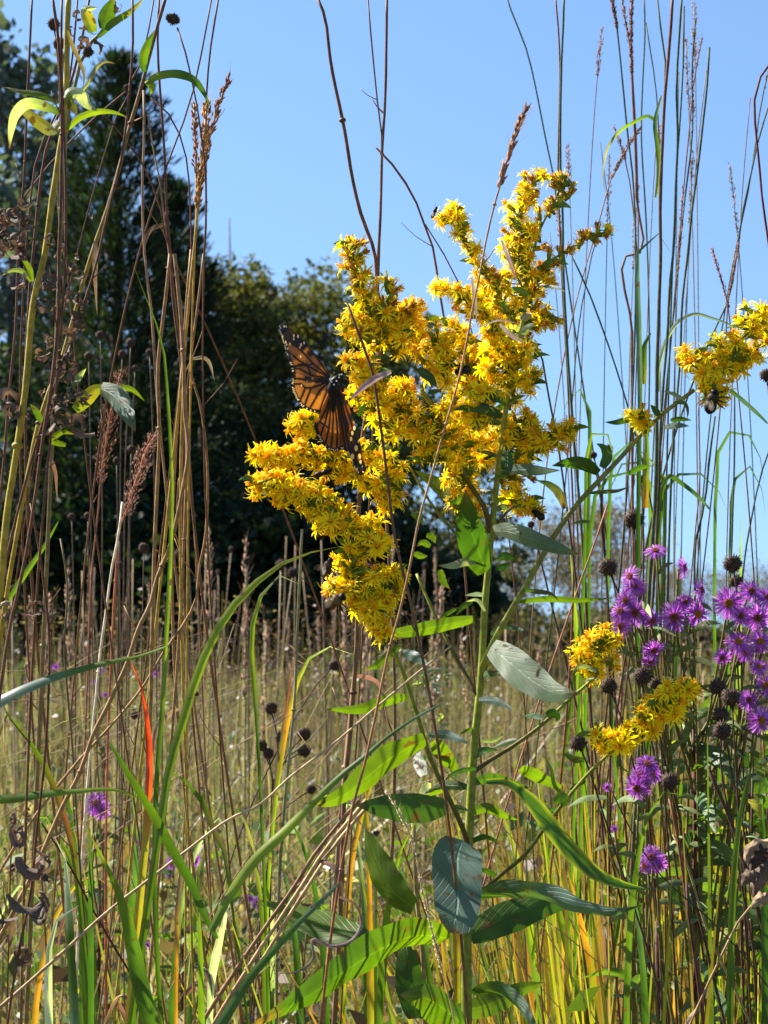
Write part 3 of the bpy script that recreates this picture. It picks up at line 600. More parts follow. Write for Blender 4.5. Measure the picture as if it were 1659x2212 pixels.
def aster_plant(label, heads, Y, base_px, group=None, leafy=10, name='aster_plant'):
    s = px(Y); g = at(base_px[0], base_px[1], Y+.03); root = thing(name, label, 'aster', (g.x, g.y, 0), group)
    main = [Vector((g.x, g.y, -.02)), Vector((g.x, g.y+.01, g.z*.5)), g]; m = MB(); tube(m, main, [.0028, .0022, .0016], C_['maroon'], 6, 12); m.build('stem', 'stem', root)
    for h in heads:
        e = aster_head(root, h[0], h[1], h[2], h[4] if len(h) > 4 else Y, face=h[3] if len(h) > 3 else (random.uniform(-.5, .5), -1, random.uniform(.1, .7)), old=random.random() < .6)
        m = MB(); st = main[1].lerp(g, random.uniform(.5, 1)); mid = (st+e)/2+Vector((random.uniform(-.01, .01), .01, -.012))
        Q = tube(m, [st, mid, e], [.0013, .0009, .0008], (.12, .12, .04), 5, 14)
        for k in range(2, 13, 2):
            d = Vector((random.uniform(-1, 1), random.uniform(-1, .6), random.uniform(-.2, .8))).normalized(); L = random.uniform(.012, .028)
            ribbon(m, smooth([Q[k], Q[k]+d*L*.6, Q[k]+d*L-Vector((0, 0, .2*L))], 7), lance(L*.2), jit((.13, .19, .09), .2), across=2, tilt=random.uniform(-1, 1))
        m.build('branch', 'stem', root)
    for i in range(leafy):
        p = main[1].lerp(g, random.uniform(.3, 1)); d = Vector((random.uniform(-1, 1), random.uniform(-1, .3), random.uniform(-.3, .6))).normalized(); L = random.uniform(.03, .06); m = MB()
        ribbon(m, smooth([p, p+d*L*.55, p+d*L-Vector((0, 0, .25*L))], 10), lance(L*.2), jit((.09, .15, .05), .2), across=4, tilt=random.uniform(-1, 1)); m.build('leaf', 'leaf', root)
    return root
# ------------------------------------------------------------------ insects
def bee(label, x, y, Lp, Y, ang, tone, wings=True, name='bee', cat='bee', slim=1.0, depth_tilt=.2):
    """Lp = body length in picture units; ang = direction of the head in the picture, degrees, anticlockwise from +x"""
    s = px(Y); c = at(x, y, Y); L = Lp*s; a = R(ang); f = Vector((math.cos(a), -depth_tilt, math.sin(a))).normalized(); up = Vector((-math.sin(a)*.6, -.75, math.cos(a)*.6)); up = (up-f*up.dot(f)).normalized(); sd_ = f.cross(up)
    tone = [tuple(v*.34 for v in q) for q in tone]; root = thing(name, label, cat, c); mb = MB(); prof = [(-.5, .02), (-.46, .10), (-.36, .2), (-.22, .25), (-.08, .22), (-.02, .17), (.04, .22), (.13, .26), (.24, .22), (.3, .13), (.33, .14), (.40, .17), (.47, .13), (.5, .03)]
    V = []; F = []; C = []; ns = 14
    for j, (u, r) in enumerate(prof):
        for k in range(ns):
            th_ = 6.283*k/ns; V.append(c+f*u*L+(up*math.cos(th_)+sd_*math.sin(th_))*r*L*slim)
            C.append(tone[0] if u < -.22 else tone[1] if u < 0 else tone[2] if u < .3 else tone[3])
    for j in range(len(prof)-1):
        for k in range(ns): F.append((j*ns+k, j*ns+(k+1) % ns, (j+1)*ns+(k+1) % ns, (j+1)*ns+k))
    mb.add(V, F, C); mb.build('body', 'chitin', root)
    fz = MB()
    for i in range(700 if name == 'bee' else 60):
        u = random.uniform(-.42, .34); r = np.interp(u, [p[0] for p in prof], [p[1] for p in prof])*slim; th_ = random.uniform(0, 6.283); n_ = (up*math.cos(th_)+sd_*math.sin(th_)); p = c+f*u*L+n_*r*L*.97
        hl = L*random.uniform(.05, .10)*(1 if u > -.05 else .7); e = p+(n_-f*.5+Vector([random.uniform(-.3, .3) for _ in range(3)])).normalized()*hl; w = f.cross(n_)*L*.008
        fz.add([p-w*1.6, p+w*1.6, e], [(0, 1, 2)], jit(tone[0] if u < -.22 else tone[1] if u < 0 else tone[2], .2))
    fz.build('fur', 'fur', root)
    if wings:
        for sg in (-1, 1):
            for k, (l, w, sw) in enumerate(((.6, .2, -.8), (.42, .15, -1.2))):
                d = (sd_*sg*.75+f*sw+up*.35).normalized(); p = c+f*(.1-.08*k)*L+up*L*.2; q = d.cross(up).normalized(); V = [p]; Fm = []
                for i in range(12):
                    t = 6.283*i/12; V.append(p+d*L*l*(.5-.5*math.cos(t))+q*L*w*.5*math.sin(t)*(1.15-.4*math.cos(t)))
                Fm = [(0, i, i+1) for i in range(1, 12)]; w_ = MB(); w_.add(V, Fm, (.6, .5, .35)); w_.build('wing', 'clearwing', root)
    for sg in (-1, 1):
        for k, u in enumerate((.22, .12, .02)):
            p = c+f*u*L-up*L*.15+sd_*sg*L*.12; e1 = p+(sd_*sg*.8-up*.3+f*(.3-.35*k))*L*.28; e2 = e1+(-up*.8+f*(.1-.15*k)+sd_*sg*.1)*L*.3; g = MB()
            tube(g, [p, e1, e2], [L*.028, L*.03, L*.012], C_['black'], 5, 9); g.build('leg', 'chitin', root)
        g = MB(); p = c+f*.46*L+up*L*.06+sd_*sg*L*.05; tube(g, [p, p+(f+up*.6+sd_*sg*.5)*L*.12, p+(f*1.8+up*.4+sd_*sg*.9)*L*.14], [L*.014, L*.01], C_['black'], 4, 6); g.build('antenna', 'chitin', root)
    return root
# ------------------------------------------------------------------ monarch
def pin(P, x, y):
    c = False; j = len(P)-1
    for i in range(len(P)):
        if (P[i][1] > y) != (P[j][1] > y) and x < (P[j][0]-P[i][0])*(y-P[i][1])/(P[j][1]-P[i][1])+P[i][0]: c = not c
        j = i
    return c
def segd(X, Y_, a, b):
    dx, dy = b[0]-a[0], b[1]-a[1]; t = np.clip(((X-a[0])*dx+(Y_-a[1])*dy)/(dx*dx+dy*dy+1e-9), 0, 1); return np.hypot(X-a[0]-t*dx, Y_-a[1]-t*dy)
def wing(root, name, poly, rootpt, veins, edge, band, spots, tipdark, Yb, slope, tone, thick=5):
    thick += 3; band += 9; tone = tuple(x*.8 for x in tone); tipdark = list(tipdark)+[(rootpt[0], rootpt[1], 60)]; sc = .16536; ox, oy = 592.5, 680.3; st = 6
    # smooth the outline a little
    sp = smooth([Vector((p[0], p[1], 0)) for p in poly+[poly[0]]], 90); PL = [(v.x, v.y) for v in sp]
    xs = np.arange(min(p[0] for p in PL)-st, max(p[0] for p in PL)+2*st, st); ys = np.arange(min(p[1] for p in PL)-st, max(p[1] for p in PL)+2*st, st)
    ids = {}; V = []; XY = []; F = []
    def vid(i, j):
        if (i, j) not in ids:
            x, y = xs[i], ys[j]; ids[(i, j)] = len(V); d = math.hypot(x-rootpt[0], y-rootpt[1]); XY.append((x, y)); V.append((x, y, d))
        return ids[(i, j)]
    for i in range(len(xs)-1):
        for j in range(len(ys)-1):
            if pin(PL, xs[i]+st/2, ys[j]+st/2): F.append((vid(i, j), vid(i, j+1), vid(i+1, j+1), vid(i+1, j)))
    A = np.array(XY); X, Yy = A[:, 0], A[:, 1]; dv = np.full(len(X), 1e9)
    for v in veins:
        for a, b in zip(v, v[1:]): dv = np.minimum(dv, segd(X, Yy, a, b))
    de = np.full(len(X), 1e9)
    for a, b in zip(edge, edge[1:]): de = np.minimum(de, segd(X, Yy, a, b))
    dr = np.hypot(X-rootpt[0], Yy-rootpt[1]); base = np.array(tone)[None]*(1+.25*np.sin(dr/40)[:, None]*.4)*np.ones((len(X), 1))
    base *= (.62+.75*np.clip(dv/38, 0, 1))[:, None]; blk = np.array([.010, .007, .005]); k = np.clip((dv-thick)/4, 0, 1)[:, None]; C = blk*(1-k)+base*k
    k = np.clip((de-band)/10, 0, 1)[:, None]; C = blk*(1-k)+C*k
    if tipdark:
        for (x, y, r) in tipdark:
            k = np.clip((np.hypot(X-x, Yy-y)-r)/25, 0, 1)[:, None]; C = (blk*1.8)*(1-k)+C*k
    for (x, y, r, c) in spots:
        k = np.clip((np.hypot((X-x)*1.2, (Yy-y)*.62)-r*.9)/3.5, 0, 1)[:, None]; C = np.array(c)*(1-k)+C*k
    # pale dots strung along the outer margin
    acc = 0; dots = []
    for a, b in zip(edge, edge[1:]):
        L = math.hypot(b[0]-a[0], b[1]-a[1]); t = -acc
        while t+30 < L: t += 30; dots.append((a[0]+(b[0]-a[0])*t/L, a[1]+(b[1]-a[1])*t/L))
        acc = (L-t) % 30
    cx, cy = X.mean(), Yy.mean()
    for i, (x, y) in enumerate(dots):
        if random.random() < .3: continue
        for dd, r in ((random.uniform(8, 14), random.uniform(3.4, 6.5)), (28, random.uniform(3, 5.5))):
            if dd == 28 and band < 30: continue
            l = math.hypot(cx-x, cy-y); xx = x+(cx-x)/l*dd+random.uniform(-3, 3); yy = y+(cy-y)/l*dd+(8 if dd == 28 else 0); k = np.clip((np.hypot(X-xx, Yy-yy)-r)/3.5, 0, 1)[:, None]; C = np.array([.72, .66, .58])*(1-k)+C*k
    W_ = []
    for (x, y, d), v in zip(V, dv):
        W_.append(at(ox+x*sc, oy+y*sc, Yb+d*slope+.0004*math.sin(d*.02)+(0.00025 if v < 6 else 0)))
    mb = MB(); mb.add(W_, F, [tuple(c) for c in C]); return mb.build(name, 'wing', root)
def monarch():
    Yb = 1.118; sc = .16536; U = lambda x, y: (592.5+x*sc, 680.3+y*sc); root = thing('butterfly', 'orange and black monarch butterfly clinging with spread wings to the yellow flowers', 'butterfly', at(*U(780, 880), Yb))
    wt, cr = (.72, .66, .56), (.62, .48, .22); sl = 1.3e-5
    OR = (.26, .10, .016)  # wing tones differ: shade and backlit glow put into the colour
    r1 = (730, 820)
    FW1 = [(735, 800), (640, 650), (560, 545), (480, 440), (380, 325), (280, 232), (185, 160), (110, 112), (62, 128), (66, 190), (95, 290), (128, 400), (140, 480), (180, 580), (212, 670), (240, 770), (300, 815), (450, 850), (700, 870)]
    v1 = [[r1, (560, 560), (380, 340), (200, 180)], [r1, (520, 650), (360, 470), (150, 300)], [r1, (500, 700), (330, 600), (140, 440)], [r1, (430, 660), (250, 665), (200, 640)], [r1, (480, 790), (330, 700), (215, 690)], [r1, (450, 830), (240, 780)], [(500, 640), (430, 660), (480, 790)], [r1, (700, 870)], [(240, 690), (330, 640), (420, 640)]]
    e1 = [(110, 112), (62, 128), (66, 190), (95, 290), (128, 400), (140, 480), (180, 580), (212, 670), (240, 770)]
    sp = [(310, 280, 13, wt), (255, 270, 10, cr), (255, 315, 11, cr), (350, 390, 14, cr), (390, 365, 10, wt), (335, 425, 12, cr), (205, 380, 13, cr), (150, 355, 9, wt), (130, 150, 9, wt), (155, 152, 7, wt), (110, 280, 8, wt), (175, 440, 9, wt), (345, 545, 8, wt), (210, 625, 8, wt), (160, 385, 9, cr)]
    wing(root, 'forewing', FW1, r1, v1, e1, 34, sp, [(120, 170, 90), (190, 300, 75), (280, 330, 70), (360, 390, 60), (470, 500, 35)], Yb+.004, sl, OR)
    r2 = (735, 860)
    HW1 = [(735, 840), (600, 830), (420, 800), (255, 780), (222, 870), (235, 990), (280, 1090), (340, 1180), (420, 1240), (500, 1272), (590, 1278), (640, 1180), (700, 1050), (745, 950)]
    e2 = [(240, 800), (222, 870), (235, 990), (280, 1090), (340, 1180), (420, 1240), (500, 1272), (590, 1278)]
    v2 = [[r2, (500, 860), (330, 830), (230, 830)], [r2, (640, 900), (500, 950), (400, 950), (350, 900), (230, 900)], [(400, 950), (360, 1060), (320, 1130)], [(480, 955), (430, 1080), (390, 1200)], [r2, (600, 980), (520, 1120), (450, 1240)], [r2, (690, 980), (640, 1110), (590, 1260)], [(600, 980), (480, 1190)]]
    wing(root, 'hindwing', HW1, r2, v2, e2, 30, [(355, 920, 9, wt), (430, 870, 8, cr)], [(640, 850, 40), (440, 830, 40), (560, 840, 40)], Yb+.002, sl*.8, (.36, .15, .028), thick=6)
    r3 = (765, 960)
    HW2 = [(740, 940), (700, 1060), (640, 1180), (580, 1330), (520, 1440), (560, 1570), (620, 1680), (700, 1760), (800, 1785), (890, 1750), (900, 1500), (870, 1250), (830, 1080), (810, 960)]
    e3 = [(520, 1440), (560, 1570), (620, 1680), (700, 1760), (800, 1785), (890, 1750)]
    v3 = [[r3, (690, 1200), (600, 1380), (545, 1470)], [r3, (720, 1180), (660, 1420), (590, 1610)], [r3, (735, 1250), (710, 1500), (660, 1720)], [r3, (770, 1300), (760, 1540), (740, 1770)], [r3, (800, 1250), (825, 1500), (815, 1780)], [r3, (830, 1250), (860, 1500), (880, 1750)], [(600, 1400), (700, 1470)]]
    wing(root, 'hindwing', HW2, r3, v3, e3, 28, [], [(760, 980, 50)], Yb+.001, sl*.7, (.27, .10, .018), thick=7)
    r4 = (800, 930)
    FW2 = [(770, 930), (845, 925), (890, 1010), (960, 1160), (1020, 1330), (1080, 1520), (1130, 1700), (1175, 1900), (1195, 2050), (1125, 2095), (1060, 2020), (1010, 1900), (960, 1800), (890, 1750), (860, 1600), (840, 1300), (800, 1080)]
    e4 = [(1195, 2050), (1125, 2095), (1060, 2020), (1010, 1900), (960, 1800), (890, 1750)]
    v4 = [[r4, (900, 1100), (1000, 1400), (1090, 1700), (1160, 2000)], [r4, (900, 1200), (960, 1500), (1060, 1850), (1120, 2050)], [r4, (870, 1200), (930, 1500), (1000, 1880)], [r4, (850, 1250), (900, 1550), (940, 1800)], [(1000, 1700), (1080, 1700)]]
    sp = [(1045, 1480, 17, wt), (1020, 1545, 18, cr), (1002, 1620, 18, cr), (1070, 1740, 26, cr), (1022, 1850, 26, cr), (1112, 1850, 24, cr), (1125, 1920, 18, cr), (1100, 1650, 12, wt), (1080, 2020, 12, cr), (1150, 1980, 9, wt), (1045, 1400, 11, wt)]
    wing(root, 'forewing', FW2, r4, v4, e4, 30, sp, [(1060, 1560, 75), (1110, 1720, 80), (1140, 1980, 60), (1030, 1780, 60), (950, 1150, 22), (1010, 1330, 30)], Yb-.001, sl*.6, (.15, .045, .01), thick=7)
    # body: abdomen, thorax and head as one surface
    A = [at(*U(770, 1290), Yb+.001), at(*U(765, 1150), Yb), at(*U(762, 1010), Yb-.002), at(*U(770, 920), Yb-.004), at(*U(785, 860), Yb-.005), at(*U(830, 835), Yb-.005), at(*U(868, 815), Yb-.005), at(*U(905, 800), Yb-.004)]
    s = px(Yb)*sc; mb = MB(); tube(mb, A, [12*s, 38*s, 44*s, 62*s, 78*s, 50*s, 52*s, 14*s], C_['black'], 12, 26); mb.build('body', 'chitin', root)
    fz = MB()
    for (x, y) in [(725, 840), (735, 855), (740, 830), (812, 862), (780, 910), (850, 780), (845, 815), (880, 775), (748, 872)]:
        c = at(*U(x, y), Yb-.0088+abs(x-780)*2.5e-5); q = MB(); V = [c+Vector((math.cos(a)*s*12, -s*4, math.sin(a)*s*12)) for a in np.arange(0, 6.2, .9)]+[c-Vector((0, s*10, 0))]
        n = len(V)-1; fz.add(V, [(i, (i+1) % n, n) for i in range(n)], (.7, .68, .64))
    fz.build('body_spots', 'fur', root)
    for e in ((1000, 760), (1040, 890)):
        g = MB(); tube(g, [at(*U(890, 800), Yb-.004), at(*U((890+e[0])/2, (790+e[1])/2+10), Yb-.008), at(*U(*e), Yb-.010)], [2.5*s, 2.5*s, 6*s], C_['black'], 5, 10); g.build('antenna', 'chitin', root)
    for (a, b, c) in (((860, 870), (920, 890), (1030, 885)), ((840, 880), (900, 930), (960, 940)), ((800, 830), (790, 780), (780, 740))):
        g = MB(); tube(g, [at(*U(*a), Yb-.003), at(*U(*b), Yb-.006), at(*U(*c), Yb+.004)], [7*s, 6*s, 4*s], C_['black'], 5, 10); g.build('leg', 'chitin', root)
# ================================================================== the tall goldenrod
random.seed(21)
YG = 1.20
P0 = at(1006, 2260, YG); gold = thing('goldenrod', 'tallest goldenrod, thick green stem with many yellow plumes, carrying the monarch', 'goldenrod', (P0.x+.01, YG+.02, 0))
def gstem(root, pts, w, Y, Y2=None, ground=False, col=None, name='stem'):
    P = W3(pts, Y, Y2); P = to_ground(P) if ground else P; s = px(Y); mb = MB(); c = col or [(.22, .26, .04), (.17, .22, .03), (.14, .16, .03), (.10, .09, .03), (.10, .06, .03)]
    m_ = (w[0]+w[1])/2
    tube(mb, P, [w[0]*s/2, m_*s/2, w[1]*s/2]+([w[1]*s/2]*4 if ground else []), c, 9, max(14, 5*len(P)), wob=.03); mb.build(name, 'stem', root); return P
gstem(gold, [(1142, 560), (1138, 640), (1120, 740), (1098, 850), (1080, 980), (1062, 1150), (1046, 1330), (1038, 1480), (1023, 1620), (1016, 1760), (1008, 1900), (1008, 2060), (1008, 2230)], (8, 27), YG, ground=True)
def br(pts, w, Y, Y2=None, col=None): gstem(gold, pts, w, Y, Y2, name='branch', col=col)
br([(1500, 842), (1424, 900), (1330, 1000), (1230, 1110), (1130, 1275), (1062, 1395), (1042, 1440)], (9, 15), 1.16, 1.195, [(.22, .24, .07), (.16, .18, .06), (.24, .28, .05)])
br([(846, 1398), (865, 1438), (899, 1537), (929, 1636), (972, 1729), (1008, 1815), (1012, 1850)], (8, 13), 1.15, 1.195)
br([(909, 841), (936, 882), (966, 936), (990, 993), (1013, 1043), (1049, 1103), (1058, 1150)], (9, 12), 1.19, 1.2)
br([(1290, 1460), (1230, 1511), (1171, 1565), (1111, 1610), (1044, 1652), (1022, 1670)], (7, 10), 1.22, 1.2)
br([(1333, 1612), (1274, 1668), (1228, 1721), (1190, 1770), (1130, 1850), (1070, 1900), (1012, 1960)], (7, 10), 1.14, 1.2)
br([(900, 1240), (940, 1330), (985, 1420), (1030, 1500)], (6, 9), 1.23, 1.2)
br([(1240, 935), (1180, 955), (1120, 985), (1078, 1040)], (6, 9), 1.21, 1.2)
br([(1160, 1100), (1110, 1095), (1075, 1130)], (5, 7), 1.22, 1.2)
br([(880, 1000), (940, 1100), (1010, 1180), (1055, 1230)], (5, 8), 1.2, 1.2)
br([(905, 1000), (800, 992), (700, 985)], (4, 6), 1.17, 1.19)
C = []
def rc_(pts, rad, n, Y=1.2, **k): C.append(raceme(pts, rad, n, Y, **k))
# crown of the plume
rc_([(1165, 372), (1140, 410), (1118, 470), (1122, 560)], [24, 36, 34], 26, 1.21, spent=[.7, .3, .1])
rc_([(1222, 382), (1200, 430), (1165, 500), (1142, 570)], [20, 24, 20], 15, 1.22, spent=.9, axis_w=6)
rc_([(1208, 378), (1222, 430)], [18, 20], 6, 1.21, spent=1)
rc_([(1325, 508), (1285, 505), (1235, 535), (1160, 580)], [20, 26, 16], 15, 1.2, spent=.85, axis_w=6)
rc_([(966, 460), (985, 495), (1025, 555), (1070, 625), (1110, 700)], [30, 18, 18, 26], 28, 1.18, spent=[.1, .5, .3, 0], axis_w=8)
rc_([(968, 455), (980, 480)], [26, 22], 8, 1.18, spent=.1)
rc_([(1135, 490), (1120, 560), (1130, 640)], [34, 44, 40], 30, 1.2, spent=.1)
rc_([(1190, 590), (1170, 600), (1140, 640)], [24, 34, 20], 16, 1.22, spent=.3)
rc_([(1055, 600), (1050, 640), (1080, 700)], [40, 46, 30], 24, 1.23)
rc_([(945, 618), (985, 632), (1030, 660), (1090, 730)], [30, 30, 26], 24, 1.17)
rc_([(1205, 690), (1160, 690), (1120, 720)], [14, 26, 26], 12, 1.21, spent=.3)
rc_([(1095, 745), (1085, 780), (1090, 830)], [44, 62, 38], 40, 1.18)
rc_([(1145, 800), (1130, 840), (1100, 880)], [26, 30, 20], 13, 1.22, spent=.2)
rc_([(1040, 760), (1030, 800), (1050, 860)], [40, 44, 30], 26, 1.22)
rc_([(935, 735), (950, 755), (960, 830)], [42, 50, 34], 34, 1.17)
rc_([(1040, 840), (1035, 870), (1030, 920)], [34, 36, 20], 20, 1.16)
rc_([(905, 655), (890, 690), (905, 760)], [14, 34, 34], 20, 1.19, spent=[.9, .3, 0])
# shorter plume
rc_([(756, 520), (768, 570), (785, 620), (800, 680), (815, 740)], [20, 26, 36, 40], 44, 1.16, spent=[.85, .5, .25, .05], axis_w=6)
rc_([(735, 697), (765, 700), (800, 730)], [26, 30, 24], 16, 1.15, spent=.1)
rc_([(880, 660), (862, 700), (840, 760)], [24, 44, 36], 32, 1.17, spent=[.7, .2, .05])
rc_([(845, 612), (838, 650), (820, 700)], [14, 22, 24], 10, 1.16, spent=.8)
rc_([(775, 775), (800, 820), (810, 880)], [36, 44, 40], 36, 1.165)
rc_([(860, 830), (850, 880), (840, 940)], [40, 46, 36], 36, 1.18)
rc_([(945, 890), (940, 930), (935, 1000)], [44, 52, 40], 44, 1.17)
rc_([(1000, 930), (985, 980), (1000, 1050)], [36, 44, 30], 28, 1.2)
rc_([(1010, 1050), (1005, 1090), (1030, 1110)], [26, 34, 16], 14, 1.21)
rc_([(1150, 905), (1130, 930), (1100, 980)], [44, 52, 36], 34, 1.21, spent=.05)
rc_([(1240, 930), (1195, 948), (1140, 985)], [30, 26, 36], 28, 1.2, spent=[.1, .4, .2])
rc_([(1120, 990), (1130, 1010), (1080, 1040)], [34, 36, 20], 16, 1.23, spent=.2)
rc_([(1165, 1110), (1125, 1085), (1085, 1090)], [16, 34, 26], 18, 1.22)
rc_([(1060, 975), (1050, 1010)], [26, 26], 9, 1.23)
rc_([(830, 1015), (840, 1060), (850, 1100)], [36, 36, 26], 26, 1.17)
rc_([(760, 960), (800, 975), (850, 1000)], [20, 28, 20], 10, 1.165)
# arms under the butterfly
rc_([(648, 908), (672, 918)], [26, 24], 14, 1.13)
rc_([(555, 985), (620, 985), (690, 985), (745, 990)], [24, 28, 26, 18], 44, 1.165)
rc_([(700, 1015), (760, 1020), (800, 1050)], [24, 22, 18], 14, 1.17)
rc_([(545, 1045), (610, 1050), (665, 1075), (720, 1115), (780, 1150), (830, 1190)], [22, 30, 38, 40, 38, 26], 84, 1.13)
rc_([(770, 1195), (760, 1230), (790, 1290), (835, 1380)], [32, 48, 42, 4], 44, 1.13)
rc_([(860, 1235), (845, 1260), (830, 1310)], [34, 40, 20], 26, 1.14)
rc_([(708, 1278), (740, 1275), (790, 1290)], [24, 26, 20], 14, 1.135)
rc_([(802, 1328), (812, 1345)], [16, 12], 5, 1.13)
# the sprays on the long slanting branch
rc_([(1648, 665), (1620, 700), (1580, 770), (1520, 830)], [28, 32, 30, 20], 38, 1.16)
rc_([(1478, 765), (1510, 790), (1540, 830)], [20, 30, 24], 18, 1.15)
rc_([(1560, 745), (1550, 790), (1530, 835)], [28, 36, 26], 22, 1.17)
rc_([(1690, 690), (1650, 735), (1600, 800)], [30, 30, 26], 20, 1.17)
rc_([(1565, 860), (1530, 850)], [16, 22], 7, 1.16, spent=.2)
rc_([(1372, 893), (1378, 905), (1395, 925)], [22, 24, 6], 11, 1.16, spent=.2)
rc_([(1310, 1370), (1295, 1410), (1270, 1460)], [26, 46, 26], 30, 1.23, spent=.05)
rc_([(1235, 1418), (1265, 1420), (1290, 1450)], [16, 22, 16], 9, 1.22)
rc_([(1495, 1478), (1440, 1520), (1390, 1560), (1345, 1605)], [28, 34, 36, 20], 46, 1.15)
rc_([(1285, 1590), (1320, 1600), (1350, 1595)], [20, 22, 16], 11, 1.14)
rc_([(985, 700), (1000, 760), (1010, 840)], [30, 40, 30], 24, 1.21)
rc_([(1090, 680), (1070, 720), (1060, 780)], [34, 36, 30], 22, 1.22)
rc_([(1090, 900), (1060, 950), (1050, 1010)], [40, 40, 30], 26, 1.24)
rc_([(975, 860), (990, 900), (1000, 960)], [34, 40, 30], 22, 1.22)
rc_([(1120, 620), (1150, 660), (1130, 720)], [26, 30, 26], 14, 1.22, spent=.2)
rc_([(1130, 740), (1140, 780), (1110, 820)], [26, 30, 26], 14, 1.21, spent=.1)
random.seed(77)
place_heads(gold, C)
def gl(pts, w, col, Y=1.2, Y2=None, **k): leafpart(gold, pts, w, col, Y, Y2, **k)
# lower leaves, each traced from its base to its tip
gl(T(1000, 2500, (1120, 690), (900, 800), (750, 920), (600, 1040), (450, 1100), (350, 1090)), 52, 'bright', 1.15, 1.12, tilt=-.5, fold=.25, wavy=.06)
gl(T(1000, 2500, (1260, 1110), (1050, 1120), (850, 1120), (665, 1115)), 58, ['green', 'dark'], 1.17, 1.13, tilt=.55, fold=.22)
gl(T(1000, 3032, (1040, 900), (900, 780), (800, 600), (725, 375)), 62, 'bright', 1.2, 1.22, tilt=-.6, fold=.15)
gl(T(1000, 3032, (740, 1110), (600, 1060), (450, 1000), (250, 930), (45, 850)), 56, ['green', 'bright'], 1.19, 1.23, tilt=.7, fold=.2)
gl(T(1000, 3032, (1270, 1100), (1050, 1085), (850, 1160), (600, 1310), (350, 1480), (-60, 1700)), 72, ['bright', 'green', 'green'], 1.18, 1.06, tilt=-.5, fold=.3, wavy=.04, n=26)
gl([(1000, 1815), (988, 1850), (989, 1920), (984, 1980), (968, 2014)], 108, 'teal', 1.15, 1.10, tilt=.1, fold=-.12, shape='oval', wavy=.02, label='broad blue green leaf hanging tip down with a pale midrib')
gl([(1010, 1938), (1060, 1932), (1116, 1924), (1195, 1938), (1261, 1962), (1320, 1972), (1390, 1955)], 40, ['green', 'teal', 'teal'], 1.17, 1.08, tilt=.5, fold=.35, wavy=.1, n=26)
gl([(1012, 2022), (1090, 1982), (1190, 1950), (1255, 1955)], 62, ['green', 'dark'], 1.2, 1.24, tilt=-.5, fold=.2)
gl([(1024, 2150), (1060, 2140), (1100, 2152), (1130, 2180), (1170, 2240)], 36, ['green', 'teal'], 1.19, 1.12, tilt=.6, fold=.3)
gl([(984, 2186), (1040, 2175), (1090, 2155), (1130, 2135), (1182, 2122)], 44, 'bright', 1.21, 1.26, tilt=-.3)
gl([(1005, 2216), (960, 2180), (920, 2156), (865, 2150)], 66, ['green', 'bright'], 1.18, 1.12, tilt=.6, fold=.4)
gl([(900, 2200), (888, 2120), (880, 2060), (870, 2020)], 60, ['dark', 'green'], 1.24, 1.27, tilt=.4)
gl([(1050, 1236), (1034, 1190), (1014, 1130), (1006, 1058)], 66, ['green', 'dark', 'green'], 1.18, 1.15, tilt=.3, fold=.3)
gl([(1002, 1092), (975, 1070), (940, 1045), (896, 1016)], 34, 'bright', 1.2, 1.22, tilt=-.4)
gl([(1066, 1146), (1100, 1148), (1150, 1165), (1210, 1186), (1254, 1198)], 34, ['grey', 'teal', 'teal'], 1.18, 1.12, tilt=.5, fold=.15)
gl([(1040, 1210), (1005, 1213), (975, 1222), (945, 1222)], 18, 'grey', 1.18, 1.14, tilt=.4)
gl([(1293, 1022), (1262, 1004), (1230, 1000), (1192, 1006)], 26, 'dark', 1.165, 1.15, tilt=-.5)
gl([(1222, 1098), (1212, 1070), (1190, 1048), (1158, 1037)], 20, ['brown', 'green'], 1.17, 1.16, tilt=.5)
gl([(1098, 1016), (1130, 1014), (1165, 1017), (1210, 1016)], 22, ['teal', 'teal', 'pale'], 1.17, 1.13, tilt=.4)
gl([(1022, 1338), (960, 1350), (900, 1362), (850, 1368), (800, 1370)], 28, 'bright', 1.19, 1.15, tilt=-.3, n=22)
gl([(1120, 1300), (1180, 1294), (1250, 1297), (1325, 1292)], 13, 'bright', 1.19, 1.2, tilt=.2)
gl([(1060, 1398), (1095, 1425), (1140, 1462), (1200, 1496), (1254, 1498)], 66, 'pale', 1.17, 1.13, tilt=.25, fold=.12, label='pale felty underside of a large leaf catching the sun')
gl([(1034, 1512), (1060, 1512), (1085, 1520), (1110, 1533)], 17, 'teal', 1.18, 1.16)
gl([(925, 1588), (960, 1586), (985, 1594), (1014, 1606)], 19, 'teal', 1.18, 1.16)
gl([(938, 1600), (955, 1626), (975, 1650), (994, 1672)], 34, 'bright', 1.21, 1.24)
gl([(1125, 1660), (1150, 1672), (1185, 1690), (1226, 1706)], 26, 'bright', 1.22, 1.26, tilt=.3)
gl([(1030, 1660), (1000, 1664), (975, 1674), (958, 1688)], 10, 'dark', 1.19, 1.17)
gl([(1020, 1690), (1060, 1682), (1100, 1690), (1150, 1705)], 22, 'green', 1.21, 1.25)
gl([(1012, 1760), (1050, 1745), (1085, 1760), (1120, 1772)], 20, 'bright', 1.21, 1.24)
gl([(1008, 1700), (975, 1696), (945, 1702), (915, 1715)], 20, 'green', 1.21, 1.24)
gl([(880, 1507), (840, 1512), (780, 1532), (700, 1532)], 24, 'bright', 1.16, 1.13, tilt=-.2)
gl([(852, 1400), (835, 1420), (812, 1438), (785, 1447)], 18, 'bright', 1.15, 1.13)
gl([(862, 1395), (842, 1412), (815, 1418)], 15, 'bright', 1.16, 1.18)
gl([(868, 1408), (895, 1418), (930, 1440)], 22, 'teal', 1.15, 1.13)
gl([(905, 1460), (925, 1450), (945, 1446), (975, 1448)], 9, 'grey', 1.15, 1.14)
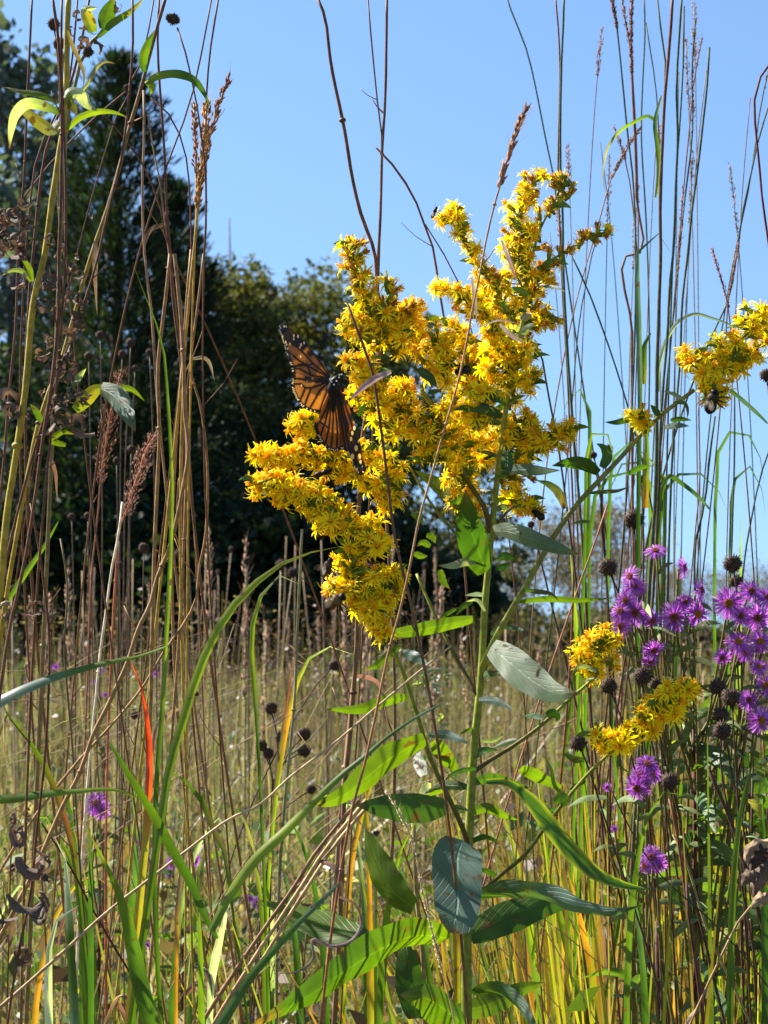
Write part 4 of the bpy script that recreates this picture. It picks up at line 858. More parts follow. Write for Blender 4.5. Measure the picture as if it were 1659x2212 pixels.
for (x, y, a) in [(912, 1475, 200), (918, 1482, 160), (925, 1470, 20), (930, 1480, -20), (920, 1465, 100), (935, 1488, -50), (960, 1465, 40), (945, 1560, 70), (950, 1570, 20), (958, 1555, 110)]:
    e = (x+26*math.cos(R(a)), y-26*math.sin(R(a))*.6); gl([(x, y), ((x+e[0])/2, (y+e[1])/2-3), e], 7, 'grey', 1.15, 1.13)
gl([(952, 692), (940, 686), (928, 688), (914, 684)], 13, 'bright', 1.18, 1.16); gl([(966, 705), (958, 692), (950, 686)], 10, 'bright', 1.18)
gl([(1088, 868), (1075, 858), (1060, 862), (1037, 880)], 22, 'dark', 1.17, 1.15); gl([(1085, 900), (1060, 888), (1040, 884), (1012, 888)], 22, 'green', 1.16, 1.14)
gl([(1080, 915), (1060, 908), (1040, 905), (1018, 916)], 18, 'green', 1.17, 1.15); gl([(1095, 975), (1096, 995), (1095, 1015), (1096, 1030)], 26, 'dark', 1.16, 1.14)
gl([(1142, 640), (1128, 628), (1115, 624), (1098, 622)], 13, 'bright', 1.17, 1.15); gl([(1165, 616), (1185, 618), (1203, 622), (1222, 630)], 8, 'dark', 1.18, 1.16)
gl([(1122, 730), (1130, 718), (1142, 706), (1155, 698)], 17, 'grey', 1.15, 1.13); gl([(1125, 690), (1140, 682), (1150, 680)], 14, 'grey', 1.17)
gl([(905, 795), (915, 805), (928, 815), (945, 838)], 20, 'dark', 1.155, 1.15); gl([(925, 850), (940, 845), (955, 845)], 10, 'dark', 1.155)
gl([(890, 1110), (905, 1118), (915, 1135)], 14, 'bright', 1.15); gl([(930, 1180), (912, 1172), (900, 1180)], 14, 'bright', 1.2); gl([(1075, 1210), (1090, 1200), (1108, 1205), (1122, 1202)], 16, 'dark', 1.18)
gl([(1070, 1230), (1085, 1225), (1105, 1215)], 14, 'dark', 1.18); gl([(1130, 1275), (1160, 1278), (1195, 1285), (1208, 1300)], 10, ['green', 'brown'], 1.17)
gl([(1370, 906), (1350, 908), (1332, 912), (1306, 912)], 13, ['green', 'dark'], 1.16); gl([(1424, 898), (1415, 885), (1405, 874)], 14, 'green', 1.16); gl([(1455, 870), (1480, 872), (1486, 890), (1484, 905)], 8, ['green', 'brown'], 1.15)
gl([(1300, 1010), (1312, 985), (1302, 965), (1288, 958)], 22, 'green', 1.16); gl([(1275, 1065), (1310, 1062), (1335, 1060), (1362, 1050)], 9, ['green', 'brown'], 1.16); gl([(1475, 862), (1458, 852), (1434, 845)], 9, 'grey', 1.16)
gl([(1225, 1722), (1200, 1700), (1190, 1660), (1170, 1625)], 8, 'green', 1.17); gl([(1262, 1642), (1240, 1640), (1220, 1630), (1212, 1630)], 14, 'bright', 1.14); gl([(1330, 1625), (1345, 1660), (1368, 1672)], 5, 'green', 1.14)
gl([(1228, 1735), (1212, 1725), (1195, 1738)], 26, 'green', 1.15); gl([(1180, 1545), (1195, 1540), (1205, 1552), (1200, 1560)], 18, 'dark', 1.21); gl([(1290, 1450), (1250, 1440), (1235, 1455)], 10, 'grey', 1.21)
gl([(1060, 1370), (1085, 1355), (1105, 1360)], 12, 'teal', 1.19); gl([(1020, 1300), (1000, 1310), (985, 1330)], 12, 'green', 1.2); gl([(1048, 1320), (1030, 1296), (1005, 1300)], 8, 'pale', 1.19); 
gl([(985, 1315), (960, 1330), (940, 1350)], 9, 'green', 1.22); gl([(1040, 1600), (1065, 1600), (1090, 1588)], 9, 'grey', 1.18); gl([(1000, 1870), (985, 1850), (965, 1845)], 14, 'teal', 1.2); gl([(1014, 1820), (1045, 1808), (1080, 1820)], 12, 'green', 1.2)
gl([(915, 1675), (905, 1640), (912, 1620)], 26, 'white', 1.24, 1.26, label='small white leaf'); gl([(925, 1690), (916, 1720), (925, 1755)], 22, 'white', 1.25)
gl(T(1500, 1500, (430, 1370), (450, 1450), (500, 1510), s=.5425), 16, 'bright', 1.22); gl(T(1500, 1500, (240, 1250), (290, 1270), (340, 1270), s=.5425), 14, 'bright', 1.2); gl(T(1500, 1500, (330, 1120), (370, 1130), (395, 1180), s=.5425), 14, 'bright', 1.19)
random.seed(8)
for i in range(46):
    if i < 30: t = random.random(); x, y = 1120-85*t+random.uniform(-3, 3), 700+1300*t*t*.75+random.uniform(0, 30); x = np.interp(y, [560, 740, 980, 1330, 1620, 1900, 2200], [1142, 1120, 1080, 1046, 1023, 1008, 1008])
    else: k = random.choice([((1500, 842), (1062, 1395)), ((1290, 1460), (1044, 1652)), ((899, 1537), (1008, 1815)), ((1333, 1612), (1070, 1900))]); t = random.random(); x, y = k[0][0]+(k[1][0]-k[0][0])*t, k[0][1]+(k[1][1]-k[0][1])*t
    L = random.uniform(22, 62); a = R(random.choice([random.uniform(-25, 40), random.uniform(140, 205)])); e = (x+L*math.cos(a), y-L*math.sin(a)+L*.15); dY = random.uniform(-.03, .03)
    gl([(x, y), (x+(e[0]-x)*.5, y+(e[1]-y)*.6-3), e], L*random.uniform(.16, .26), random.choice(['green', 'dark', 'bright', 'green', 'teal', 'grey']), YG, YG+dY, tilt=random.uniform(-.8, .8), n=12)
for i in range(34):
    x, y = random.uniform(770, 1170), random.uniform(600, 1110); L = random.uniform(16, 40); a = R(random.uniform(-30, 210)); e = (x+L*math.cos(a), y-L*math.sin(a))
    gl([(x, y), (x+(e[0]-x)*.5, y+(e[1]-y)*.55-2), e], L*.27, random.choice(['green', 'bright', 'bright', 'dark']), random.uniform(1.145, 1.19), tilt=random.uniform(-.7, .7), n=10)
# ================================================================== insects
monarch()
bee('tan furred bumblebee clinging under the lowest yellow spray', 722, 1300, 56, 1.115, 30, [(.05, .035, .02), (.35, .22, .09), (.42, .27, .11), (.04, .03, .02)])
bee('brown grey bee on the far edge of the lowest yellow spray above the furry bumblebee', 706, 1226, 46, 1.125, 62, [(.07, .05, .035), (.14, .10, .06), (.26, .19, .11), (.05, .035, .03)], slim=.8)
bee('black bumblebee hanging beneath the spray at the end of the long slanting branch', 1538, 868, 56, 1.135, 75, [(.03, .015, .015), (.06, .045, .02), (.14, .10, .04), (.03, .02, .02)])
bee('small round dark bee at the tip of the spray low behind the main stem', 1163, 1112, 34, 1.2, 145, [(.03, .02, .02), (.05, .035, .02), (.10, .07, .04), (.03, .02, .02)])
bee('black bee half hidden by the dry grass stalk among the upper flowers', 1000, 800, 38, 1.165, 195, [(.03, .02, .02), (.04, .03, .02), (.08, .05, .03), (.03, .02, .02)])
bee('slender dark fly with pale wings perched on the topmost small cluster', 938, 459, 28, 1.165, 65, [(.05, .02, .02), (.04, .02, .02), (.03, .02, .02), (.04, .02, .02)], name='fly', cat='fly', slim=.62)
bee('narrow brown beetle lying on the spray below the monarch', 697, 1022, 44, 1.118, 17, [(.10, .035, .015), (.10, .035, .015), (.07, .03, .015), (.04, .02, .01)], wings=False, name='beetle', cat='beetle', slim=.62)
bee('tiny pale spider like midge hanging in the air before the tallest pine', 201, 469, 16, 1.1, 80, [(.4, .2, .12), (.4, .2, .12), (.4, .2, .12), (.3, .15, .1)], name='midge', cat='midge', slim=.6)
# ================================================================== sunflower stalks and dark stems on the shaded side
random.seed(3)
MORE = [(random.uniform(95, 185), random.uniform(520, 900), random.uniform(18, 42)) for _ in range(34)]+[(random.uniform(0, 70), random.uniform(380, 620), random.uniform(24, 50)) for _ in range(14)]
A = lambda *p: T(0, 0, *p); D = lambda *p: T(0, 1000, *p); E_ = lambda *p: T(0, 2000, *p); F0 = lambda *p: T(0, 3032, *p)
Gd, St = [(.34, .28, .05), (.36, .29, .04), (.26, .28, .06)], [(.11, .045, .028), (.13, .06, .035), (.20, .12, .07), (.30, .21, .12)]
def lp(r, pts, w, col, Y, Y2=None, **k): leafpart(r, pts, w, col, Y, Y2, **k)
r, Q, s = stalk('sunflower_stalk', 'thick golden yellow stalk leaning down to the frame edge with arching leaves and withered curls', A((450, -60), (438, 200), (432, 560), (415, 820), (375, 1080), (335, 1350), (292, 1659))+D((220, 300), (190, 600), (165, 900), (120, 1200), (90, 1400), (45, 1690))+E_((0, 550), (-40, 900)), (13, 19), Gd, 1.10, cat='sunflower stalk',
  dead=[(130, 620, 46), (150, 600, 36), (120, 660, 50), (135, 700, 44), (110, 690, 36), (150, 745, 44), (140, 770, 40), (120, 800, 46), (165, 790, 36), (145, 830, 50), (130, 860, 44), (172, 860, 36), (185, 700, 36), (120, 730, 30), (205, 935, 60), (170, 905, 66), (60, 895, 84), (30, 880, 70), (75, 945, 72), (110, 905, 56), (30, 620, 60), (20, 500, 70), (50, 510, 56), (10, 550, 66), (35, 480, 50), (60, 560, 44), (15, 1290, 80), (40, 1320, 60), (20, 1340, 50, C_['tan']), (130, 540, 40)]+MORE)
lp(r, A((385, 670), (250, 612), (110, 592), (28, 568)), 15, ['bright', 'bright', 'brown'], 1.1, tilt=.5)
lp(r, A((385, 735), (260, 690), (170, 682), (105, 745), (75, 850), (62, 975)), 22, ['green', 'pale', 'pale'], 1.09, tilt=-.5, fold=.4, n=24)
lp(r, A((385, 790), (340, 845), (260, 800), (170, 730), (75, 688)), 28, ['grey', 'gold', 'grey'], 1.1, tilt=.4)
lp(r, A((430, 640), (450, 600), (520, 605), (570, 680), (640, 725)), 28, ['bright', 'pale', 'grey'], 1.08, tilt=-.3, fold=.4)
lp(r, A((435, 850), (520, 770), (640, 730), (760, 738), (835, 768)), 13, 'yg', 1.1, tilt=.3)
lp(r, A((425, 620), (440, 670), (480, 700), (500, 750)), 22, ['bright', 'brown'], 1.1)
lp(r, A((440, 200), (470, 290), (520, 400), (550, 500), (540, 590)), 9, ['tan', 'brown'], 1.08)
lp(r, A((540, 590), (590, 520), (640, 430), (680, 405), (755, 415)), 9, ['grey', 'tan'], 1.08)
lp(r, D((430, 1250), (340, 1215), (400, 1165), (495, 1180)), 14, 'yg', 1.1); lp(r, D((490, 1020), (560, 945), (640, 880), (720, 872)), 32, ['yg', 'gold', 'yg'], 1.1)
lp(r, D((655, 870), (760, 935), (830, 1040), (885, 1160)), 42, ['grey', 'teal', 'green'], 1.1, 1.07, tilt=.3); lp(r, D((640, 870), (760, 875), (850, 880), (945, 960)), 14, 'yg', 1.11)
lp(r, D((470, 870), (510, 810), (565, 745)), 14, ['green', 'pale'], 1.1); lp(r, D((200, 180), (160, 120), (90, 105), (0, 145)), 10, ['yg', 'grey'], 1.1); lp(r, D((210, 180), (190, 90), (120, 0)), 12, 'yg', 1.11); lp(r, D((270, 1100), (230, 1020), (190, 975)), 14, 'bright', 1.1)
r, Q, s = stalk('sunflower_stalk', 'slender yellow green stalk slanting up to a leafy node with one long arching leaf', A((1095, -60), (1040, 130), (985, 330), (942, 500), (885, 700), (835, 870), (785, 1070), (705, 1350), (600, 1659))+D((530, 230), (470, 450), (385, 740), (300, 950), (240, 1150), (200, 1350)), (8, 12), [(.11, .05, .05), Gd[1], Gd[1], Gd[2]], 1.14, cat='sunflower stalk')
lp(r, A((945, 470), (935, 400), (965, 290), (1012, 195)), 19, ['green', 'bright', 'green'], 1.13, tilt=.2); lp(r, A((950, 545), (1030, 492), (1150, 476), (1260, 512), (1330, 600), (1368, 695)), 21, ['yg', 'green', 'green'], 1.13, tilt=-.3, fold=.35, n=26)
lp(r, A((965, 520), (990, 560), (980, 620)), 16, 'yg', 1.13)
r, Q, s = stalk('sunflower_stalk', 'grey green stalk whose tip bends over with yellow spotted leaves', A((720, 165), (640, 240), (560, 310), (520, 420), (490, 560), (455, 700), (430, 860), (420, 1100), (400, 1400), (390, 1659)), (8, 12), [(.16, .17, .09), (.2, .17, .1), (.2, .15, .1)], 1.16, cat='sunflower stalk', dead=[(170, 60, 44), (195, 95, 50), (175, 40, 36), (212, 110, 46), (228, 28, 40), (160, 75, 36)])
lp(r, A((640, 240), (735, 150), (850, 75), (950, -20)), 16, ['green', 'yg', 'gold'], 1.15); lp(r, A((680, 190), (700, 100), (745, -20)), 34, ['green', 'bright'], 1.15, tilt=.2); lp(r, A((610, 210), (580, 130), (560, 60), (640, 50)), 28, ['yg', 'gold', 'pale'], 1.15, fold=.5)
for lab, pts, w, Y, col in [
 ('dark purple stem nearest the frame edge, running the whole height', A((210, -40), (190, 400), (175, 700), (165, 1000), (140, 1400), (120, 1659))+D((100, 500), (60, 900), (30, 1300), (-5, 1659)), 7, 1.35, St),
 ('thick dark stem crossing in front of the golden stalk with pale edges', A((338, -40), (375, 200), (395, 500), (405, 800), (400, 1100), (395, 1400), (385, 1659))+D((385, 300), (365, 600), (330, 900), (280, 1200), (220, 1659))+E_((150, 400), (60, 800), (0, 1200)), 9, 1.07, St),
 ('dark stem hugging the thick dark one and meeting it at the bracts', A((405, -40), (400, 300), (412, 700), (428, 1200), (425, 1659))+D((405, 400), (375, 800), (330, 1200)), 7, 1.09, St),
 ('dark stem passing behind the golden stalk and bending outward low down', A((508, -40), (480, 300), (450, 540), (340, 800), (290, 900), (220, 1120), (200, 1300)), 6, 1.25, St),
 ('dark stem slanting down past the pale curled leaf', A((588, -40), (530, 280), (455, 560), (385, 750), (330, 870), (270, 1150), (232, 1500), (215, 1659)), 8, 1.22, St),
 ('dark stem crossing over the slender yellow green stalk', A((865, -40), (868, 300), (850, 550), (820, 850), (790, 1050), (740, 1250), (690, 1450), (645, 1659))+D((540, 350), (450, 590)), 7, 1.12, St),
 ('very straight dark stem standing clear between two pines', A((1040, -40), (1030, 300), (1050, 650), (1075, 1000), (1088, 1350), (1112, 1659))+D((1130, 300), (1180, 700), (1200, 1000)), 7, 1.3, St),
 ('thin stem crossing the curved one like scissors against blue sky', A((1388, -40), (1330, 270), (1260, 600), (1190, 820), (1100, 1055)), 5, 1.3, St),
 ('thin dark stem running beside the brown bluestem plume', A((1432, -40), (1372, 340), (1350, 600), (1345, 1000), (1335, 1659))+D((1290, 350), (1250, 650)), 6, 1.4, St),
 ('thin brown stem ending in mid air beneath the pale leaf node', A((590, 690), (700, 770), (800, 890), (920, 1050), (1000, 1220), (1060, 1400), (1090, 1600), (1120, 1659)), 5, 1.28, St),
 ('tan stem split at its top in front of the shorter pine', A((938, 590), (942, 840), (930, 1200), (945, 1659))+D((960, 150), (985, 320), (1010, 700)), 7, 1.3, [(.28, .2, .15), (.24, .16, .12)]),
 ('bent tan stem forming an inverted V with the split tan one', A((880, 790), (938, 700), (985, 900), (1030, 1100), (1070, 1400), (1105, 1659)), 5, 1.3, [(.26, .18, .13), (.22, .15, .11)]),
 ('curved hair thin stem bowing outward over the sky', A((985, 640), (1090, 730), (1170, 870), (1220, 1050), (1240, 1300), (1250, 1659))+D((1240, 200), (1210, 500)), 5, 1.33, St),
 ('fine dark stalk rising near the golden stalk low against the pine', A((1010, -40), (960, 250), (925, 400), (860, 570), (820, 600)), 5, 1.4, St)]:
    stalk('dry_weed', lab, pts, w, col, Y, cat='dry stem', group='bare dark stems of last summer')
stalk('flower_stalk', 'curving dark stalk topped by a dried daisy head beside the arching leaf', A((1158, 180), (1200, 300), (1240, 470), (1280, 650), (1310, 850), (1340, 1100), (1345, 1400), (1335, 1659)), 5, St, 1.2, heads=[(374, 41, 13), (366, 38, 9), (381, 44, 8)])
stalk('flower_stalk', 'short dried stalk with a round spent head next to the pale bracts', A((850, 600), (830, 570), (800, 640), (760, 760)), 4, St, 1.3, heads=[(275, 190, 8)])
stalk('flower_stalk', 'stalk with two dark nodding heads near the top frame edge', A((350, 150), (370, 300), (385, 500), (395, 900)), 5, St, 1.14, heads=[(116, 52, 14), (128, 95, 14), (190, 112, 12)])
# bundle of tan culms and brown bluestem
TB = [(.24, .15, .08), (.30, .20, .11), (.20, .13, .07)]
for lab, pts, w, Y in [
 ('pale culm on the near side of the tan bundle', D((1110, 0), (1075, 350), (1055, 500), (1035, 700), (1040, 1200), (1020, 1659))+E_((1005, 400), (995, 800), (985, 1200)), 10, 1.22),
 ('long straw coloured stalk that kinks and leans far down toward the corner', D((1140, 0), (1180, 400), (1200, 700), (1205, 1000), (1232, 1300), (1200, 1500), (1170, 1659))+E_((1110, 250), (1020, 480), (985, 620), (900, 800), (850, 960), (780, 1130), (700, 1300), (600, 1500), (550, 1659))+F0((380, 300), (250, 600), (100, 900), (-20, 1130)), 11, 1.18),
 ('tan culm second in the bundle, bowed toward the flowers', D((1248, -30), (1220, 300), (1200, 600), (1160, 1100), (1130, 1659)), 8, 1.26),
 ('outermost olive culm that swings wide below the bundle', D((1330, 0), (1290, 350), (1250, 650), (1242, 750), (1300, 950), (1340, 1200), (1355, 1659))+E_((1340, 200), (1300, 400), (1280, 600), (1180, 790), (1090, 910), (940, 1160), (700, 1450), (560, 1600)), 7, 1.24),
 ('brown inner culm of the bundle wrapped in dry sheaths', D((1180, 300), (1190, 700), (1215, 1000), (1220, 1300), (1210, 1659)), 8, 1.25)]:
    stalk('dry_culm', lab, pts, w, TB, Y, cat='grass stalk', group=None)
for lab, pts, w, Y, pl in [
 ('rusty bluestem plume leaning out over the sky, its tip split', A((1495, 520), (1430, 680), (1385, 830), (1350, 1000), (1310, 1250), (1280, 1500), (1262, 1659)), 6, 1.22, (.55, 110, 17, (.32, .14, .07), 7)),
 ('golden brown bluestem plume in the middle of its trio', A((1350, 700), (1340, 850), (1320, 1050), (1300, 1250), (1285, 1450), (1265, 1659)), 8, 1.21, (.7, 170, 18, (.38, .22, .07), 8)),
 ('upright bluestem plume closest to the arching leaf tip', A((1268, 680), (1275, 860), (1280, 1050), (1285, 1300), (1275, 1550)), 6, 1.23, (.6, 90, 16, (.28, .13, .07), 5))]:
    stalk('bluestem_plume', lab, pts, w, [(.35, .22, .08), (.40, .32, .06), (.28, .25, .07)], Y, cat='bluestem', plume=pl)
stalk('reed_plume', 'fluffy rust brown plume behind the drooping leaf', D((790, 780), (760, 900), (720, 1050), (690, 1250), (660, 1450), (640, 1700))+E_((600, 400), (580, 900)), 5, [(.30, .12, .08), (.3, .15, .1)], 1.5, cat='reed', plume=(.42, 420, 8, (.34, .17, .10), 26))
stalk('reed_plume', 'pinkish plume with a red stalk next to a white glinting one', D((1020, 1180), (960, 1260), (930, 1370), (880, 1500), (830, 1680))+E_((790, 100), (760, 400), (730, 900)), 6, [(.45, .15, .11), (.4, .13, .09)], 1.45, cat='reed', plume=(.42, 420, 8, (.46, .29, .21), 26))
stalk('glint_stalk', 'stalk coloured white for its sun glint in front of the dark wood', E_((800, -40), (770, 200), (730, 400), (690, 700), (660, 900), (630, 1200), (600, 1500), (585, 1659)), 7, [(.72, .70, .72), (.7, .68, .7)], 1.3, cat='dry stalk')  # near-white colour holds the sun's highlight on this stem
# seed headed stalks standing against the dark wood
for i, (x, y, rr, b) in enumerate([(382+13, 714+5, 9, 620), (0, 0, 0, 0)][:1]):
    pass
for lab, (x, y, rr), Y, dx in [
 ('small dark seed head highest of those before the shaded wood', (217, 724, 10), 1.9, 3), ('twin seed head, upper one, before the shaded wood', (283, 740, 10), 1.9, -12), ('twin seed head, lower one, before the shaded wood', (264, 765, 9), 1.95, -4),
 ('seed head beside the withered curls', (192, 770, 10), 1.7, 4), ('seed head touching the pale culm', (323, 761, 8), 1.8, 10), ('tiny seed head just above the rust plume', (292, 796, 7), 1.9, -10), ('grey seed head under the drooping leaf', (284, 970, 9), 1.8, -8), ('seed head below the grey one', (252, 995, 8), 1.9, 4),
 ('dark seed head in the shade near the white stalk', (190, 1115, 9), 1.7, 3), ('seed head crossing the white stalk', (258, 1158, 9), 1.5, -4), ('dark ball close to the pale culm', (311, 1184, 11), 1.6, -5), ('seed head alone on its thin stem near the arching blade', (534, 1212, 9), 2.0, 3), ('dim seed head low before the white stalk', (155, 1116, 8), 2.0, 6), ('dark seed head at the meadow edge under the arching blade', (421, 1500, 9), 1.8, -22), ('seed head below the red tipped blade', (291, 1545, 9), 2.1, 5), ('dark seed head just under the white stalk', (258, 1222, 9), 1.6, 4)]:
    stalk('coneflower_stalk', lab, [(x, y), (x+dx*.4, y+90), (x+dx, y+260), (x+dx*1.3, y+500)], 3.4, [(.10, .07, .055), (.16, .11, .08)], Y, cat='seed head stalk', heads=[(x, y, rr)], nodes=False)
for lab, (x, y, rr), (bx, by) in [
 ('black prickly seed head, upper of the close pair', (657, 1586, 15), (615, 1640)), ('black prickly seed head, lower of the close pair', (657, 1621, 15), (610, 1650)), ('black seed head hanging alone under the close pair', (672, 1705, 11), (600, 1760)), ('black seed head highest of its cluster in mid meadow', (585, 1530, 14), (600, 1600)),
 ('black seed head outermost of the cluster toward the arching blade', (565, 1610, 13), (590, 1680)), ('black seed head in the core of the cluster', (608, 1592, 14), (598, 1660)), ('black seed head lowest of the cluster', (580, 1628, 12), (590, 1700)), ('grey hooked dried bloom above the cluster', (722, 1437, 12), (690, 1470))]:
    stalk('coneflower_stalk', lab, [(x, y), ((x+bx)/2, (y+by)/2-4), (bx, by), (585, by+180)], 4, [(.07, .05, .04), (.12, .08, .06)], 1.45, cat='seed head stalk', heads=[(x, y, rr)], nodes=False)
# traced blades
grassblade('red tipped grass blade with rust spots, bent over at the top', T(0, 2000, (855, 1010), (885, 1030), (915, 1130), (940, 1260), (960, 1400), (972, 1560), (975, 1659))+F0((965, 200), (950, 450), (925, 700), (900, 950), (870, 1300), (840, 1680)), [8, 13, 14, 15, 17, 17], ['red', 'red', 'red', (.6, .08, .03), 'gold', 'gold', (.45, .30, .03), 'gold', 'orange'], 1.16, tilt=.2, fold=.3)
grassblade('long lime green blade arching over before the dark wood, its tip touching the flowers', [(738, 1180), (700, 1186), (650, 1200), (600, 1222), (548, 1262), (500, 1312), (460, 1375), (432, 1440), (408, 1510), (388, 1580), (368, 1640), (355, 1720)], [4, 9, 15, 17, 17, 15], ['gold', 'lime', 'lime', 'bright'], 1.12, tilt=.35)
grassblade('smaller lime green hoop of grass inside the long arching blade', T(900, 1800, (462, 830), (450, 770), (400, 752), (310, 785), (225, 880), (165, 1040), (148, 1250), (165, 1470), (180, 1700)), [3, 8, 10, 9, 6], ['pale', 'lime', 'lime', 'green'], 1.2, tilt=.3)
grassblade('green blade with a long fine tip rising against the pines', D((865, 55), (930, 230), (1000, 400), (1062, 600), (1092, 900), (1110, 1200), (1122, 1500))+E_((1115, 200), (1100, 600), (1080, 900), (1060, 1300), (1030, 1659)), [2, 5, 7, 8, 9, 9], ['green', 'bright', 'yg', 'yg', 'green'], 1.17, tilt=.3)
grassblade('broad leaf reaching in level from the frame edge, teal turning lime', E_((1105, 898), (900, 970), (700, 1008), (500, 1060), (330, 1112), (150, 1185), (-30, 1275)), [3, 7, 12, 17, 22], ['yg', 'bright', 'green', 'teal', 'teal'], 1.08, tilt=.6, ground=False, cat='grass blade')
grassblade('lime blade with a rust fleck sloping down from the frame edge', E_((-20, 1280), (100, 1400), (180, 1510), (275, 1659))+F0((400, 250), (470, 500), (510, 800), (555, 1250), (600, 1659)), [8, 13, 12, 10, 10], ['bright', 'bright', 'rust', 'bright', 'green', 'green'], 1.2, tilt=.4)
grassblade('level green blade crossing low over the thistle like bloom', F0((905, 185), (790, 138), (500, 136), (250, 160), (100, 180), (-40, 190)), [3, 6, 10, 15, 17], ['yg', 'yg', 'green', 'bright'], 1.13, tilt=.6, ground=False)
grassblade('wide dark green blade pouring down from the red tipped one', [(235, 1600), (271, 1663), (308, 1723), (341, 1779), (372, 1838), (413, 1911), (440, 1975), (468, 2028)], [8, 18, 19, 15, 4][::-1], ['green', 'bright', 'green', 'green'], 1.12, tilt=.3, ground=False)
grassblade('widest dark green blade in the lower corner tapering upward', F0((490, 260), (560, 380), (640, 520), (710, 660), (790, 850), (850, 1100), (900, 1350), (985, 1700)), [4, 8, 14, 28, 34, 36], ['rust', 'yg', 'bright', 'green', 'green'], 1.06, tilt=.25, fold=.3)
grassblade('pale bleached blade hooping over near the lower corner', F0((512, 885), (430, 898), (372, 975), (325, 1130), (312, 1400), (318, 1700)), [8, 15, 16, 16], ['pale', 'pale', 'white', 'pale'], 1.15, tilt=.3)
grassblade('green blade with a whitened bent tip', F0((358, 440), (400, 470), (425, 620), (440, 850), (460, 1200), (485, 1700)), [6, 17, 18, 20], ['white', 'pale', 'green', 'green', 'teal'], 1.18, tilt=.5)
grassblade('upright lime blade behind the bleached hoop', F0((495, 890), (515, 1000), (545, 1250), (575, 1700)), [8, 17, 18], 'bright', 1.22, tilt=.3)
grassblade('green blade turning brown, curving down in mid meadow', F0((1075, -20), (1180, 50), (1290, 150), (1345, 260), (1400, 410), (1470, 550), (1490, 700)), [4, 12, 15, 12, 9, 5], ['bright', 'green', 'brown', 'green'], 1.25, tilt=.4)
grassblade('purplish folded blade drooping between grasses', F0((1330, 272), (1275, 290), (1235, 430), (1190, 650), (1160, 900), (1152, 1270)), [4, 10, 10, 7], [(.2, .13, .18), (.25, .16, .2), 'brown', 'orange'], 1.3, tilt=.2)
grassblade('torn white leaf upright among the grasses', F0((1522, 780), (1480, 930), (1425, 1150), (1385, 1330), (1375, 1500)), [4, 16, 17, 12], ['white', 'white', 'pale'], 1.3)
grassblade('long diagonal green blade running from the leafy stem to the lower corner', [(962, 1518), (915, 1540), (873, 1566), (830, 1597), (793, 1629), (740, 1672), (687, 1722), (615, 1795), (549, 1858), (500, 1925), (455, 2010)], [3, 6, 9, 14, 19, 19, 14], ['teal', 'green', 'bright', 'lime', 'lime', 'bright'], 1.1, tilt=.5, fold=.25, ground=False)
grassblade('striped diagonal blade low in front of the straw bundle', [(735, 1905), (690, 1950), (648, 1990), (598, 2045), (549, 2100), (490, 2190), (440, 2270)], [5, 12, 17, 22], ['teal', 'green', 'green', 'dark'], 1.05, tilt=.4, ground=False)
grassblade('arching dark green strap leaf with a yellow edge beneath the slanting branch', [(1050, 1690), (1090, 1690), (1135, 1720), (1180, 1775), (1230, 1838), (1290, 1890), (1345, 1912), (1400, 1922)][::-1], [3, 16, 27, 34, 34, 30, 16, 10], ['dark', 'green', 'green', 'dark'], 1.1, tilt=.3, fold=-.3, ground=False, edge=(.35, .33, .03))
grassblade('thin yellow green hoop of grass before the brown stalks', [(763, 1414), (730, 1398), (690, 1402), (657, 1437), (640, 1480), (618, 1580), (600, 1700)], [3, 8, 9, 6], ['pale', 'yg', 'orange', 'yg'], 1.35)
grassblade('narrow crimson blade beside the grey green culm', T(900, 1800, (432, 1240), (415, 1400), (375, 1640), (350, 1800)), [2, 4, 5], [(.3, .05, .04), (.3, .05, .04), 'brown'], 1.4)
grassblade('lime blade tip pointing up near the withered head', E_((382, 85), (300, 230), (220, 350), (130, 480), (40, 620)), [2, 8, 11, 9], 'bright', 1.2, ground=False)
# long dry stalks over and around the flowers
B = lambda *p: T(1000, 0, *p)
DK = [(.12, .055, .04), (.16, .09, .06), (.2, .13, .09)]
stalk('dry_weed', 'long dark stem with a forked tip slanting down to the shorter plume', B((412, -20), (450, 70), (500, 400), (600, 900), (640, 1150), (700, 1400), (790, 1659))+[(815, 620), (822, 700), (815, 800), (790, 900), (775, 1100), (770, 1400), (758, 1560), (745, 1700), (738, 1900)], (7, 13), DK, 1.24, cat='dry stem')
stalk('dry_weed', 'straight dark stem that forks in the middle of the sky', B((868, -30), (865, 300), (855, 700), (838, 950), (830, 1300), (812, 1659))+[(812, 620), (818, 800), (826, 1000), (840, 1200), (850, 1400)], (6, 8), DK, 1.27, cat='dry stem')
stalk('dry_weed', 'thinner prong leaning into the straight dark stem', B((742, -30), (775, 350), (805, 650), (835, 900), (832, 1100)), 5, DK, 1.27, cat='dry stem')
stalk('dry_weed', 'brown stalk passing in front of the shorter plume and the monarch wing tips', [(750, 655), (785, 747), (803, 797), (812, 846), (824, 929), (834, 1012), (844, 1097), (856, 1176), (874, 1247)], (6, 8), DK, 1.10, cat='dry stem')
stalk('dry_weed', 'drooping dark stalk curving out over blue sky with a cut end', B((798, 965), (850, 1010), (930, 1110), (1040, 1280), (1110, 1460), (1180, 1659))+[(945, 600), (958, 680), (968, 800)], (5, 5), DK, 1.25, cat='dry stem')
stalk('dry_weed', 'short fork leaving the drooping stalk toward the top clusters', B((1118, 1465), (1240, 1659))+[(990, 606), (1010, 680)], 4, DK, 1.25, cat='dry stem')
